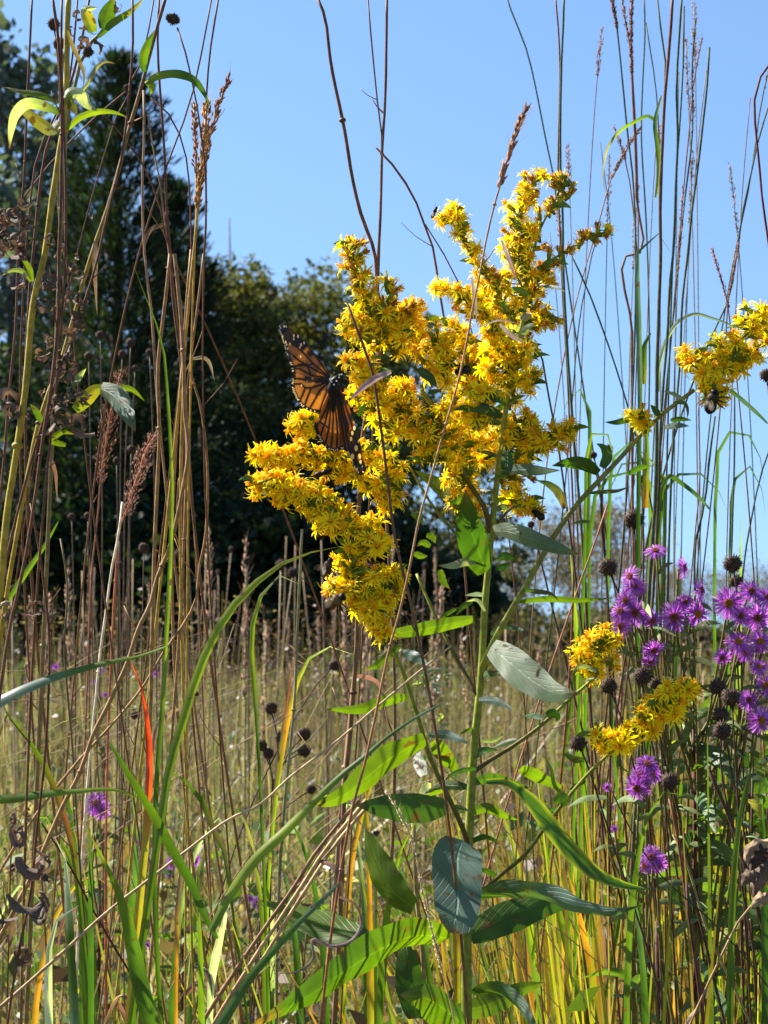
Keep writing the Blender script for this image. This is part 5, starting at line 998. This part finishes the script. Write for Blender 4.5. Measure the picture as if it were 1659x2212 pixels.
stalk('indiangrass', 'dry brown indian grass with a narrow seed plume rising past the top of the goldenrod', [(1134, 238), (1118, 280), (1098, 335), (1080, 400), (1066, 450), (1052, 510), (1035, 600), (1022, 660), (1008, 740), (990, 823), (966, 906), (936, 1013), (906, 1120), (882, 1240), (853, 1359), (849, 1372), (826, 1471), (806, 1570), (787, 1653), (760, 1752), (744, 1835), (730, 1920), (705, 2100), (690, 2240)], (4, 8), [(.34, .19, .13), (.36, .24, .13), (.25, .10, .05), (.25, .10, .05), (.30, .13, .05)], 1.08, cat='grass stalk', plume=(.09, 150, 20, (.42, .22, .13)))
r = stalk('grass_husk', 'loose pinkish husks of dry grass caught before the yellow flowers', [(820, 808), (790, 830), (758, 860)], 3, C_['tan'], 1.1, cat='grass husk', ground=False)[0]
for pts, w in [([(845, 803), (815, 815), (785, 836), (752, 868)], 14), ([(840, 800), (800, 822), (762, 858)], 7)]: lp(r, pts, w, [(.55, .42, .38), (.4, .26, .24)], 1.095, m='dry')
r = stalk('grass_husk', 'pale husks of dry grass stuck high in the main plume', [(1085, 505), (1100, 545), (1118, 600)], 2, C_['tan'], 1.13, cat='grass husk', ground=False)[0]
for pts, w in [([(1084, 520), (1098, 556), (1115, 604)], 9), ([(1080, 700), (1105, 725), (1140, 745)], 9), ([(1020, 600), (1026, 650), (1030, 700)], 8), ([(1040, 705), (1075, 692), (1125, 700)], 4)]: lp(r, pts, w, [(.72, .6, .52), (.5, .36, .3)], 1.13, m='dry')
stalk('dry_culm', 'weathered grey brown culm standing behind the lowest spray', [(788, 1250), (778, 1330), (765, 1470), (752, 1603), (736, 1768), (726, 1900)], (10, 14), [(.28, .2, .16), (.22, .15, .11)], 1.3, cat='grass stalk')
stalk('dry_culm', 'grey green culm rising between the black seed heads and the arching hoop', T(900, 1800, (480, 470), (465, 800), (450, 1100), (430, 1600))+[(632, 1560), (618, 1700), (606, 1850), (600, 2000)], (6, 9), [(.22, .24, .16), (.18, .2, .12)], 1.25, cat='grass stalk')
for i, (lab, dx) in enumerate([('bundle straw nearest the arrow shaped leaf', 0), ('bundle straw in the middle, split and brown', -16), ('bundle straw lowest, dark and thin', 14)]):
    stalk('straw', lab, [(792+dx, 1728), (745+dx, 1783), (707+dx, 1829), (648+dx, 1920), (598+dx*1.2, 1995), (549+dx*1.4, 2070), (480+dx*1.6, 2180)], (8, 12 if i < 2 else 8), [(.5, .36, .24), (.3, .18, .12), (.42, .3, .2)] if i != 1 else [(.2, .12, .08), (.34, .22, .15)], 1.14+.02*i, cat='straw', wob=.12)
stalk('straw', 'long pale straw cutting diagonally across the whole meadow', [(975, 1395), (900, 1455), (806, 1534), (714, 1612), (631, 1675), (549, 1745), (510, 1762), (400, 1840), (315, 1905), (232, 1970), (132, 2060), (30, 2150), (-30, 2200)], (4, 8), [(.42, .34, .25), (.46, .36, .26), (.3, .22, .16)], 1.13, cat='straw', ground=False, nodes=False)
stalk('straw', 'dark thin twig falling the other way across the long pale straw', F0((270, 345), (450, 620), (600, 900), (730, 1130), (865, 1360), (920, 1500)), 5, C_['maroon'], 1.2, cat='straw', ground=False)
stalk('dry_weed', 'dark reddish stem leaning in the lower corner in front of the pale straw', E_((200, -30), (260, 300), (300, 600), (322, 850), (320, 1100), (290, 1659))+F0((240, 400), (200, 800), (120, 1200), (45, 1680)), 7, St, 1.1, cat='dry stem', dead=[(40, 1850, 80), (55, 1890, 70), (20, 1930, 90), (90, 1890, 60), (40, 1980, 80), (70, 1960, 60), (15, 2020, 70), (95, 1960, 50), (30, 1780, 60), (25, 2080, 50), (70, 1830, 50)])
stalk('dry_weed', 'dark stem rising straight beside the teal based leaf', E_((395, 200), (440, 480), (420, 900), (440, 1200), (480, 1659))+F0((500, 300), (520, 600)), 6, [(.13, .12, .07), (.12, .06, .04)], 1.25, cat='dry stem')
stalk('dry_weed', 'thin corner stem with a coiled dead head', F0((85, 300), (70, 600), (60, 1000), (50, 1400)), 4, St, 1.25, cat='dry stem', dead=[(30, 1757, 36), (48, 1760, 26)])
stalk('dry_culm', 'dark mottled stalk under the arrow shaped leaf', T(1000, 3032, (1040, 330), (1050, 500), (1060, 800), (1095, 1100), (1110, 1400), (1115, 1659)), (9, 16), [(.28, .24, .12), (.16, .09, .06), (.12, .07, .05)], 1.26, cat='grass stalk')
stalk('feathery_grass', 'wispy tan grass head in front of the lower stem', T(1000, 3032, (870, 150), (960, 300), (1040, 480), (1100, 800), (1150, 1000), (1210, 1250), (1280, 1500), (1310, 1659)), (3, 5), [(.5, .38, .24), (.45, .32, .2)], 1.08, cat='grass stalk', plume=(.8, 200, 11, (.58, .46, .30)))
r = stalk('curled_grass', 'dead brown leaf rolled into a hoop over the straw bundle', T(1000, 3032, (560, 830), (650, 870), (700, 980), (650, 1100), (500, 1150), (380, 1105)), 6, C_['tan'], 1.06, cat='dead leaf', ground=False)[0]
lp(r, T(1000, 3032, (560, 830), (650, 870), (702, 980), (650, 1100), (500, 1150), (380, 1105), (385, 1230), (300, 1310), (130, 1330)), 7, [(.34, .22, .18), (.26, .17, .14)], 1.055, m='dry', shape='grass', n=30, tilt=.5)
# ================================================================== tall grasses against the sky
R0 = lambda *p: T(2024, 0, *p); R1 = lambda *p: T(2024, 1000, *p); R2 = lambda *p: T(2024, 2000, *p)
BL = [(.05, .08, .06), (.06, .09, .055), (.14, .08, .04), (.26, .28, .05)]; RD = [(.20, .08, .08), (.16, .10, .06), (.24, .08, .06), (.28, .22, .08)]
SP_ = (.22, .10, .08)
for lab, pts, w, Y, col, pl in [
 ('lone culm bowed away from the rest above the goldenrod top, with fine forks', R0((-60, -60), (0, 120), (60, 260), (110, 430), (155, 640), (205, 900), (255, 1140), (290, 1400)), (3.5, 5), 1.7, BL, None),
 ('strong pair forming culm with a yellow sheath above the goldenrod top', R0((328, -50), (320, 200), (312, 350), (306, 600), (304, 1100), (318, 1400), (320, 1659))+R1((330, 300), (345, 600), (370, 900), (390, 1200), (425, 1600)), (5, 8), 1.5, BL, None),
 ('second culm of the sheathed pair', R0((268, -50), (290, 200), (300, 420), (293, 800), (288, 1200), (300, 1500))+R1((310, 80), (325, 400), (350, 800), (365, 1200), (385, 1659)), (4, 6), 1.52, RD, None),
 ('culm tipped with a purple turkey foot at the frame top', R0((630, -60), (655, 60), (680, 250), (710, 550), (745, 900), (775, 1150), (790, 1400), (795, 1659))+R1((790, 500), (770, 1000)), (4, 6), 1.6, BL, (.10, 120, 11, SP_)),
 ('culm with the longest beaded purple seed spike', R0((772, -60), (765, 150), (765, 300), (775, 600), (790, 900), (800, 1300), (795, 1659))+R1((775, 0), (770, 500), (770, 1000), (775, 1659)), (5, 8), 1.62, RD, (.18, 200, 11, SP_)),
 ('thin companion spike leaning into the beaded one', R0((700, -40), (725, 120), (750, 260), (762, 330), (775, 500)), (3, 4), 1.63, RD, (.9, 110, 10, SP_)),
 ('fine straight culm just beyond the beaded spike', R0((848, -50), (856, 200), (842, 500), (832, 900), (855, 1300), (872, 1659))+R1((880, 300), (885, 700)), (3.5, 5), 1.7, BL, None),
 ('culm crossing the fine straight one high up', R0((862, 150), (890, 330), (920, 520), (938, 720), (945, 900), (950, 1200)), (3, 4), 1.72, BL, None),
 ('thickest upright culm, reddish on one side', R0((1038, -50), (1015, 300), (988, 600), (972, 900), (955, 1300), (958, 1659))+R1((945, 400), (932, 900), (932, 1300), (920, 1659))+R2((905, 200), (880, 600)), (7, 11), 1.4, [(.16, .06, .05), (.05, .07, .05), (.07, .10, .06), (.24, .14, .07)], None),
 ('short dark culm joining the thickest one at an angle', R0((932, -40), (960, 200), (990, 420), (985, 560)), (4, 5), 1.45, BL, None),
 ('heavy culm with a green top sheath next to the thickest one', R0((1098, -50), (1082, 200), (1062, 600), (1070, 900), (1058, 1200), (1040, 1659))+R1((1015, 250), (1005, 500), (980, 800), (958, 1100), (950, 1400)), (5, 9), 1.46, BL, None),
 ('blue green culm weaving past the heavy sheathed one', R0((1110, 40), (1106, 400), (1085, 780), (1062, 1100), (1045, 1500)), (4, 5), 1.5, BL, None),
 ('slim culm with a dark dagger tip', R0((1185, 128), (1175, 250), (1162, 550), (1168, 730), (1165, 880), (1148, 1050), (1110, 1350), (1080, 1659)), (3.5, 5), 1.6, BL, (.5, 90, 10, SP_)),
 ('reddish stem making a narrow fork with the dagger tipped culm', R0((1226, 258), (1195, 420), (1165, 600), (1150, 800), (1120, 1100), (1085, 1500)), (3, 4), 1.62, RD, (.15, 20, 9, SP_)),
 ('curved culm at the outer side of the group with a blunt tip', R0((1276, 310), (1262, 550), (1235, 800), (1200, 1100), (1160, 1400), (1135, 1659))+R1((1100, 300), (1085, 700), (1060, 1000), (1030, 1400), (1020, 1659)), (5, 6), 1.48, BL, None),
 ('wine red wiry stem looping in from the frame edge', R0((1700, 380), (1640, 440), (1592, 560), (1566, 700), (1580, 850), (1600, 1050), (1622, 1300), (1665, 1600)), (5, 6), 1.3, [(.10, .02, .03), (.14, .03, .03)], None),
 ('outer culm slanting out of frame above the far spray', R0((1680, 640), (1600, 900), (1545, 1150), (1495, 1380), (1455, 1659))+R1((1400, 300), (1290, 540)), (4, 6), 1.6, BL, None),
 ('fine culm crossing the outer slanting one', R0((1668, 440), (1610, 700), (1570, 1000), (1520, 1300), (1480, 1480)), (3, 4), 1.7, BL, (.15, 14, 9, SP_)),
 ('nodding tan turkey foot in the middle of the tall grasses', R0((828, 835), (740, 960), (700, 1040), (650, 1130), (600, 1280), (560, 1430), (510, 1600), (480, 1700)), (3, 4), 1.65, [(.32, .2, .14), (.2, .14, .1)], (.42, 150, 11, (.34, .2, .14))),
 ('small tuft branching beside the nodding turkey foot', R0((655, 830), (690, 930), (722, 1020), (745, 1120), (770, 1300)), (3, 3.5), 1.66, RD, (.5, 60, 10, (.3, .18, .13))),
 ('long diagonal culm running from the goldenrod arm down to the small spray', R1((360, -20), (480, 230), (600, 550), (700, 850), (745, 1000), (800, 1200)), (4, 4.5), 1.5, BL, None),
 ('thin culm leaning across the sheathed pair', R0((560, 1500), (510, 1659))+R1((490, 100), (440, 350), (400, 700), (385, 900)), (3, 4), 1.55, BL, None),
 ('dark knotted stalk beside the low arm of the goldenrod', R1((130, 560), (165, 600), (190, 720), (230, 950), (265, 1120), (300, 1330), (345, 1659)), (4.5, 6), 1.35, [(.05, .06, .06), (.1, .05, .05), (.2, .06, .05)], None),
 ('pinkish culm emerging under the far spray', R1((1205, 1000), (1210, 1200), (1215, 1500), (1190, 1750)), (3, 4), 1.5, RD, None),
 ('navy culm straight below the black bumblebee', R1((1312, 1060), (1275, 1350), (1240, 1659))+R2((1190, 200), (1180, 600)), (5, 6), 1.5, BL, None),
 ('navy culm just outside the one below the bumblebee', R1((1440, 900), (1440, 1300), (1430, 1659))+R2((1420, 300), (1400, 700)), (4, 5), 1.55, BL, None),
 ('outermost navy culm leaning out at the frame edge', R1((1680, 1250), (1610, 1450), (1565, 1659))+R2((1510, 300), (1480, 600)), (4, 5), 1.55, BL, None),
 ('pair of forked purple spikes above the far spray', R1((1290, -30), (1350, 150), (1385, 270), (1405, 400), (1420, 520)), (3, 4), 1.45, RD, (.75, 90, 9, (.3, .16, .14))),
 ('upright forked spike meeting its twin above the far spray', R1((1465, -60), (1425, 150), (1400, 290), (1390, 450)), (3, 4), 1.46, RD, (.7, 60, 9, (.34, .2, .16)))]:
    stalk('bluestem_stalk', lab, pts, w, col, Y, cat='tall grass', plume=pl and (pl[0], int(pl[1]*1.1), pl[2]*.85, pl[3], 3.5), nodes=False, group='tall bluestem stalks against the sky')
for lab, pts, w, col, Y in [
 ('blue green blade hooping over between the thick culms', R0((1045, 1680), (1015, 1575), (950, 1528), (870, 1545), (815, 1610), (805, 1700))+R1((812, 400), (822, 900), (815, 1400)), [3, 8, 10, 10, 8, 8], ['green', 'teal', 'teal', 'dark'], 1.42),
 ('pale arching blade springing off toward the far spray', R1((1450, 475), (1300, 420), (1180, 392), (1085, 430), (1005, 540), (955, 690), (940, 900)), [3, 6, 7, 7, 5], ['teal', 'grey', 'pale', 'green'], 1.5),
 ('yellow green sheath leaf folded against the thick culm', R1((895, 515), (858, 580), (848, 700), (852, 850)), [3, 10, 11, 7], ['green', 'bright', 'gold'], 1.44),
 ('yellow blade clasping the thick culm low down', R1((862, 1130), (866, 1250), (862, 1450), (855, 1659)), [6, 12, 12], ['yg', 'yg', 'orange'], 1.43),
 ('slender hanging blade next to the culm with the nodding foot', R0((965, 620), (940, 700), (920, 800), (935, 950), (945, 1100), (925, 1290)), [4, 7, 8, 8, 4], ['grey', 'green', 'yg', 'yg'], 1.45),
 ('hair thin arch of grass over the sky in the middle', R0((590, 1240), (585, 1100), (620, 950), (700, 850), (800, 790), (880, 760), (915, 780)), [1.5, 3, 5, 6, 6], ['brown', 'tan', 'yg', 'green'], 1.5),
 ('green arch bending outward near the asters', R1((1290, 1680), (1220, 1600), (1100, 1500), (1015, 1450), (975, 1520), (960, 1680)), [3, 8, 9, 7, 7], ['teal', 'green', 'bright', 'green'], 1.45),
 ('dark sickle leaf falling from the far spray to the edge', R1((1660, 1110), (1590, 1040), (1500, 960), (1415, 885)), [3, 8, 9, 6], ['dark', 'teal', 'dark'], 1.3)]:
    grassblade(lab, pts, w, col, Y, tilt=.3, ground='hooping' in lab)
# far spray companions and seed heads by the asters
for lab, (x, y, rr), pts, Y in [
 ('largest lumpy brown seed head, above the purple asters', (1369, 1122, 22), [(1372, 1170), (1376, 1300), (1380, 1600)], 1.45), ('broad seed head between the white blade and the asters', (1313, 1226, 20), [(1340, 1290), (1372, 1380), (1392, 1500), (1438, 1650)], 1.4),
 ('dark flat topped seed head over the orange eyed aster', (1583, 1218, 20), [(1590, 1260), (1592, 1400), (1600, 1560)], 1.4), ('seed head right under the flat topped one', (1590, 1256, 15), [(1596, 1330), (1602, 1450), (1598, 1600)], 1.42),
 ('round seed head poking between the two low yellow sprays', (1388, 1461, 20), [(1388, 1500), (1392, 1600)], 1.35), ('small seed head tucked beside the one between the low sprays', (1416, 1478, 14), [(1420, 1520), (1430, 1640)], 1.37),
 ('seed head upper inner of the brown group below the asters', (1550, 1484, 18), [(1560, 1540), (1575, 1640), (1600, 1760)], 1.36), ('seed head outer of the brown group below the asters', (1580, 1506, 20), [(1584, 1560), (1592, 1700)], 1.34),
 ('seed head third down in the brown group', (1556, 1545, 18), [(1570, 1600), (1590, 1720)], 1.38), ('lowest round seed head of the brown group', (1560, 1578, 20), [(1556, 1640), (1575, 1760), (1600, 1900)], 1.33),
 ('ragged dark seed head under the greenish spray', (1315, 1482, 18), [(1335, 1530), (1360, 1620)], 1.4), ('brown cap shaped seed head low among leaves', (1447, 1688, 19), [(1450, 1740), (1475, 1850), (1490, 2000), (1520, 2150)], 1.3),
 ('tiny black seed head beside the slanting branch', (1282, 983, 8), [(1290, 1010), (1300, 1100), (1310, 1250)], 1.6), ('black seed ball touching a leaf of the slanting branch', (1314, 970, 10), [(1312, 1000), (1300, 1060), (1310, 1250)], 1.6),
 ('dark spiky ball cut by the frame beside the far spray', (1655, 810, 14), [(1662, 850), (1668, 1100)], 1.4), ('black ball on the red culm mid height', (1384, 1035, 9), [(1387, 1070), (1390, 1300)], 1.5), ('small dark seed head near the tiny bee', (1147, 1133, 8), [(1160, 1180), (1190, 1300), (1215, 1400)], 1.6),
 ('ragged black dead flower head at the foot of the lowest spray', (1250, 1605, 18), [(1268, 1650), (1300, 1748), (1333, 1850), (1366, 1949), (1409, 2085), (1440, 2230)], 1.22)]:
    stalk('coneflower_stalk', lab, [(x, y)]+pts, (4, 7), [(.06, .035, .03), (.11, .05, .035)], Y, cat='seed head stalk', heads=[(x, y, rr)], nodes=False)
for lab, pts, w, Y, col in [
 ('dark chocolate stem forking upward through the leafy bush', T(2324, 3032, (1020, -30), (1100, 150), (1180, 330), (1260, 550), (1340, 800), (1400, 1000), s=.4522), (9, 13), 1.3, C_['dbrown']),
 ('red brown stem fanning from the tangle below the cap shaped head', T(2324, 3032, (690, 250), (750, 520), (790, 780), (830, 1080), (860, 1350), (960, 1900), (1000, 2260), s=.4522), (6, 9), 1.28, (.2, .07, .04)),
 ('greenish stem running beside the red brown one', T(2324, 3032, (720, 560), (860, 850), (930, 1120), (1030, 1430), (1200, 1780), s=.4522), (5, 9), 1.3, (.25, .24, .12)),
 ('black stem steepest in the sunny grass', T(2324, 3032, (840, 1000), (860, 1300), (920, 1700), (985, 2230), s=.4522), (6, 9), 1.26, C_['dbrown']),
 ('black stem spreading outward at the foot of the bush', T(2324, 3032, (860, 1000), (980, 1400), (1060, 1750), (1180, 2240), s=.4522), (6, 9), 1.27, C_['dbrown']),
 ('fine dark wire like stem crossing before the purple bloom', T(2324, 3032, (150, 100), (300, 420), (420, 640), (560, 850), (700, 1010), (830, 1115), s=.4522), (3, 4), 1.2, C_['dbrown']),
 ('pale diagonal stem making a V with the long arch near the bush', R2((610, -20), (520, 250), (420, 520), (330, 780), (260, 980)), (4, 5), 1.3, (.34, .16, .12))]:
    stalk('dry_weed', lab, pts, w, col, Y, cat='dry stem', nodes=False)
r = stalk('withered_plant', 'large dark curled leaves hanging dead at the frame edge', T(2324, 3032, (1548, 850), (1420, 1180), (1290, 1320), (1200, 1500), s=.4522), (5, 6), C_['tan'], 1.2, cat='dead plant')[0]
for pts, w, c in [(((1560, 620), (1430, 650), (1360, 740), (1380, 850)), 26, 'tan'), (((1570, 760), (1480, 900), (1440, 1000), (1420, 1110)), 40, 'brown'), (((1560, 1090), (1470, 1120), (1400, 1200)), 28, 'tan'), (((1480, 640), (1420, 780), (1400, 880)), 44, 'dbrown'), (((1440, 880), (1360, 930), (1320, 1010)), 30, 'brown')]:
    lp(r, T(2324, 3032, *pts, s=.4522), w, c, 1.19, m='dry', fold=.6, wavy=.2, tilt=.5)
# ================================================================== asters
aster_plant('largest clump of purple asters with many open blooms beside the seed heads', [
 (1416, 1189, 24, (-.2, -.6, .8)), (1361, 1245, 24, (-.7, -.6, .3)), (1478, 1226, 24, (.8, -.4, .1)), (1371, 1266, 26, (-.1, -.8, .6)), (1352, 1298, 24, (-.5, -1, .1)), (1371, 1323, 30, (0, -1, .05)), (1456, 1333, 32, (-.1, -1, 0)), (1507, 1325, 30, (.4, -.7, -.3)),
 (1515, 1275, 24, (.9, -.5, .1)), (1341, 1352, 24, (-.6, -.8, -.2)), (1574, 1303, 34, (-.1, -1, .05)), (1623, 1277, 28, (.3, -.8, .5)), (1636, 1334, 30, (.1, -1, -.2)), (1412, 1404, 24, (.2, -.7, -.8)), (1595, 1386, 28, (0, -.9, .5)), (1642, 1385, 26, (.3, -1, .2)),
 (1655, 1480, 26), (1617, 1512, 24), (1645, 1556, 30, (.1, -1, 0)), (1410, 1340, 22, (.3, -.6, -.5)), (1660, 1290, 26), (1560, 1420, 20, (0, -.8, -.5)), (1340, 1320, 24, (-.5, -.8, .3)), (1480, 1300, 20), (1600, 1330, 22), (1610, 1410, 20), (1405, 1430, 18, (0, -.7, -.7)), (1640, 1440, 20)], 1.38, (1500, 1560), leafy=26)
aster_plant('purple asters with showy orange centres half hidden behind the lowest yellow spray', [(1384, 1676, 26, (-.5, -.8, .1)), (1398, 1650, 24, (0, -.8, .6)), (1376, 1702, 28, (-.4, -.9, -.3)), (1408, 1672, 24, (.5, -1, .2)), (1312, 1700, 10), (1327, 1790, 8)], 1.32, (1400, 1850), leafy=6)
aster_plant('single vivid purple aster bloom in the sunny switchgrass', [(1408, 1852, 26, (-.3, -.9, .3)), (1392, 1870, 20, (-.7, -.6, -.2)), (1424, 1868, 20, (.3, -.9, 0))], 1.28, (1420, 1990), leafy=3)
aster_plant('lone purple aster near the pale hoop of grass', [(208, 1735, 25, (.1, -.9, .4)), (218, 1752, 20, (.2, -.9, -.2)), (155, 1705, 8), (150, 1765, 9)], 1.9, (215, 1900), leafy=4)
aster_plant('scatter of small pink purple asters mid meadow', [(372, 1865, 14), (420, 1858, 14), (398, 1872, 10), (365, 1890, 8)], 2.4, (395, 1990), leafy=0)
aster_plant('little pink aster blooms low beside the long diagonal blade', [(540, 1940, 9), (555, 1950, 14), (570, 1935, 9)], 2.2, (560, 2050), leafy=0)
aster_plant('dim violet asters far back at the meadow edge', [(218, 1448, 8), (204, 1475, 7), (226, 1500, 7), (120, 1440, 8), (335, 1455, 7)], 3.4, (225, 1600), leafy=0)
aster_plant('tiny pink aster peeping out next to the brown hoop', [(660, 2008, 9), (612, 1890, 5), (318, 2040, 7)], 2.0, (655, 2100), leafy=0)
aster_plant('faint purple blooms behind the switchgrass', [(1385, 1760, 8), (1330, 1830, 7), (1366, 1800, 8), (1323, 1742, 7)], 2.3, (1360, 1900), leafy=0)
# leafy yellowing bush at the frame edge
b = at(1610, 1900, 1.62); bush = thing('leafy_bush', 'leafy bush turning yellow under the brown seed heads at the frame edge', 'bush', (b.x, 1.62, 0)); random.seed(9)
for k in range(9):
    m = MB(); top = at(random.uniform(1480, 1720), random.uniform(1560, 1760), random.uniform(1.5, 1.75)); tube(m, [Vector((b.x+random.uniform(-.02, .02), 1.62, 0)), Vector((b.x*.7+top.x*.3, 1.62, .8)), (Vector((b.x, 1.62, 1.05))+top)/2, top], [.003, .0022, .001], C_['dbrown'], 5, 16); m.build('branch', 'stem', bush)
bm_ = MB()
for k in range(420):
    p = at(random.triangular(1420, 1760, 1650), random.triangular(1480, 2260, 1750), random.uniform(1.5, 1.95)); d = Vector((random.uniform(-1, 1), random.uniform(-1, .4), random.uniform(-.5, .5))).normalized(); L = random.uniform(.012, .028)
    ribbon(bm_, smooth([p, p+d*L*.5, p+d*L-Vector((0, 0, .3*L))], 5), lance(L*.5, p=.7), random.choice([(.06, .11, .02), (.03, .06, .015), (.04, .08, .015), (.22, .24, .03), (.09, .14, .02)]), across=2, tilt=random.uniform(-1.2, 1.2), fold=.3)
tag(bm_.build('leaf', 'leaf', bush), kind='stuff')
for k in range(96):
    p = at(random.triangular(1440, 1740, 1640), random.triangular(1590, 2260, 1800), random.uniform(1.48, 1.8)); d = Vector((random.uniform(-1, 1), random.uniform(-1, .4), random.uniform(-.5, .5))).normalized(); L = random.uniform(.012, .026); m = MB()
    c = random.choice([(.09, .17, .02), (.30, .30, .03), (.42, .38, .03), (.05, .10, .02), (.05, .1, .02), (.12, .2, .03)])
    ribbon(m, smooth([p, p+d*L*.5, p+d*L-Vector((0, 0, .3*L))], 8), lance(L*.55, p=.7), c, across=4, tilt=random.uniform(-1.2, 1.2), wavy=.12, fold=.3); m.build('leaf', 'leaf', bush)
# upright blades by the asters and in the near meadow, each one traced loosely
random.seed(31)
for lab, x0, y0, x1, y1, w, c, Y in [
 ('yellow green blade standing highest behind the purple asters', 1600, 1090, 1585, 1800, 11, 'yg', 1.8), ('bright blade just inside the greenish spray', 1230, 1170, 1262, 1700, 12, 'yg', 1.7), ('orange rimmed blade leaning at the foot of the slanting branch', 1220, 1860, 1300, 2200, 14, 'orange', 1.5), ('bright yellow blade crossing the foot of the strap leaf', 1140, 1700, 1260, 2212, 13, 'yg', 1.6), ('thin lime blade between aster stems', 1470, 1180, 1440, 1700, 10, 'bright', 1.9)]:
    grassblade(lab, [(x0, y0), ((x0*2+x1)/3+4, (y0*2+y1)/3), ((x0+x1*2)/3+3, (y0+y1*2)/3), (x1, y1)], [2, w*.7, w, w], [c, c, 'bright'], Y, tilt=random.uniform(-.5, .5))
# ================================================================== bare stalks and plumes standing in the shade of the wood
random.seed(41)
protos = []
for k in range(6):
    H = 1.55; r = thing('meadow_stalk', 'thin bare weed stalk standing between the flowers and the dark wood', 'dry stalk', (0, 0, 0), 'thin dry stalks before the wood')
    m = MB(); lean = random.uniform(-.12, .12); c = random.choice([(.34, .27, .22), (.22, .15, .12), (.40, .30, .20), (.26, .26, .15)]); P = [Vector((lean, 0, H)), Vector((lean*.5, .01, H*.6)), Vector((0, 0, 0))]; Q = tube(m, P, [.0012, .0022], c, 5, 14); 
    for j in range(random.randint(0, 3)):
        q = Q[random.randint(1, 5)]; d = Vector((random.uniform(-1, 1), random.uniform(-1, 1), 1.2)).normalized()*random.uniform(.05, .14); tube(m, [q, q+d*.6, q+d], [.001, .0007], c, 4, 4)
    m.build('stem', 'stem', r); m2 = MB()
    if k % 3 == 0: seedball(m2, P[0], .009, (.07, .045, .035), 60); m2.build('seed_head', 'seed', r)
    elif k % 3 == 1: spikelets(m2, smooth(P, 30), 0, .16, 90, .014, (.34, .22, .15)); m2.build('seed_plume', 'seed', r)
    protos.append(r)
n = 0
for i in range(105):
    o = protos[i % 6]; u = random.random(); xx = random.uniform(-20, 1000) if i < 80 else random.uniform(1100, 1680); Y = random.uniform(2.6, 7.5) if i >= 6 else 3.5
    if i >= 6:
        c = o.copy(); COL.objects.link(c)
        for ch in list(o.children):
            d = ch.copy(); COL.objects.link(d); d.parent = c
        o = c
    top = random.uniform(1130, 1420) if xx < 1100 else random.uniform(1300, 1480); tz = at(830, top, Y).z; o.location = (tx(xx, Y), Y, 0); sc_ = tz/1.55; o.scale = (1, 1, sc_); o.rotation_euler = (0, random.uniform(-.14, .14), random.uniform(0, 6.28))

random.seed(51)

# more loose blades and straws crossing in the near grass, each its own
random.seed(61)
for i in range(30):
    x = random.uniform(-40, 1250) if i < 24 else random.uniform(1250, 1650); y = random.uniform(1640, 1950); dx = random.uniform(-170, 170); k = random.uniform(.2, .8); Y = random.uniform(1.15, 1.9)
    pts = [(x, y), (x+dx*.25, y-random.uniform(10, 60)), (x+dx*.55, y+20), (x+dx*.85, y+150), (x+dx, y+330), (x+dx*1.05, y+560)]
    grassblade('loose curving grass blade bending over in the near tangle', pts, [3, 8, random.uniform(9, 15), random.uniform(10, 16), 12], random.choice([['bright', 'bright', 'green'], ['lime', 'bright', 'green'], ['tan', 'yg', 'green'], ['green', 'dark', 'green'], ['gold', 'orange', 'yg'], ['pale', 'green', 'green'], ['teal', 'green', 'dark']]), Y, tilt=random.uniform(-.7, .7), group='loose curving blades in the near tangle')
for i in range(44):
    x = random.uniform(100, 1300); y = random.uniform(1330, 1750); L = random.uniform(350, 800); a = R(random.choice((random.uniform(30, 80), random.uniform(100, 155), random.uniform(10, 40)))); Y = random.uniform(1.25, 2.0)
    P = [(x, y), (x-L*.5*math.cos(a)+random.uniform(-34, 34), y+L*.5*math.sin(a)+random.uniform(-24, 24)), (x-L*math.cos(a), y+L*math.sin(a))]
    stalk('straw', 'thin dead straw leaning at a slant through the meadow', P, (1.5, 3.2), random.choice([[(.45, .36, .26), (.3, .22, .15)], [(.16, .1, .07), (.24, .16, .1)], [(.3, .32, .12), (.2, .2, .08)], [(.35, .25, .18)]*2]), Y, cat='straw', nodes=False, group='slanting dead straws in the meadow')

random.seed(71)
for i in range(17):
    x = random.uniform(1230, 1650); y = random.uniform(-40, 520); l = random.uniform(-70, 70); Y = random.uniform(1.5, 2.1)
    stalk('bluestem_stalk', 'hair fine bluestem culm among the tall grasses against the sky', [(x+l, y), (x+l*.75, y+140), (x+l*.35, y+480), (x, y+950), (x-l*.1, y+1300)], (2, 3.4), random.choice([BL, RD, [(.24, .14, .08), (.2, .16, .08), (.26, .26, .06)]]), Y, cat='tall grass', nodes=False, group='fine culms among the tall grasses',
      plume=(random.uniform(.08, .16), 70, 9, random.choice([(.30, .16, .12), (.36, .22, .14)]), 5) if i % 3 else None)
for i in range(9):
    x = random.uniform(1250, 1600); y = random.uniform(850, 1150); dx = random.choice((-1, 1))*random.uniform(60, 170)
    grassblade('thin arching leaf springing from the tall grasses', [(x+dx, y+random.uniform(60, 150)), (x+dx*.8, y+20), (x+dx*.45, y-14), (x+dx*.15, y+10), (x, y+110), (x-4, y+260)], [2, 5, 7, 7, 6], random.choice([['teal', 'green', 'green'], ['yg', 'bright', 'green'], ['lime', 'bright', 'green']]), random.uniform(1.45, 1.7), tilt=random.uniform(-.5, .5), group='thin arching leaves of the tall grasses')
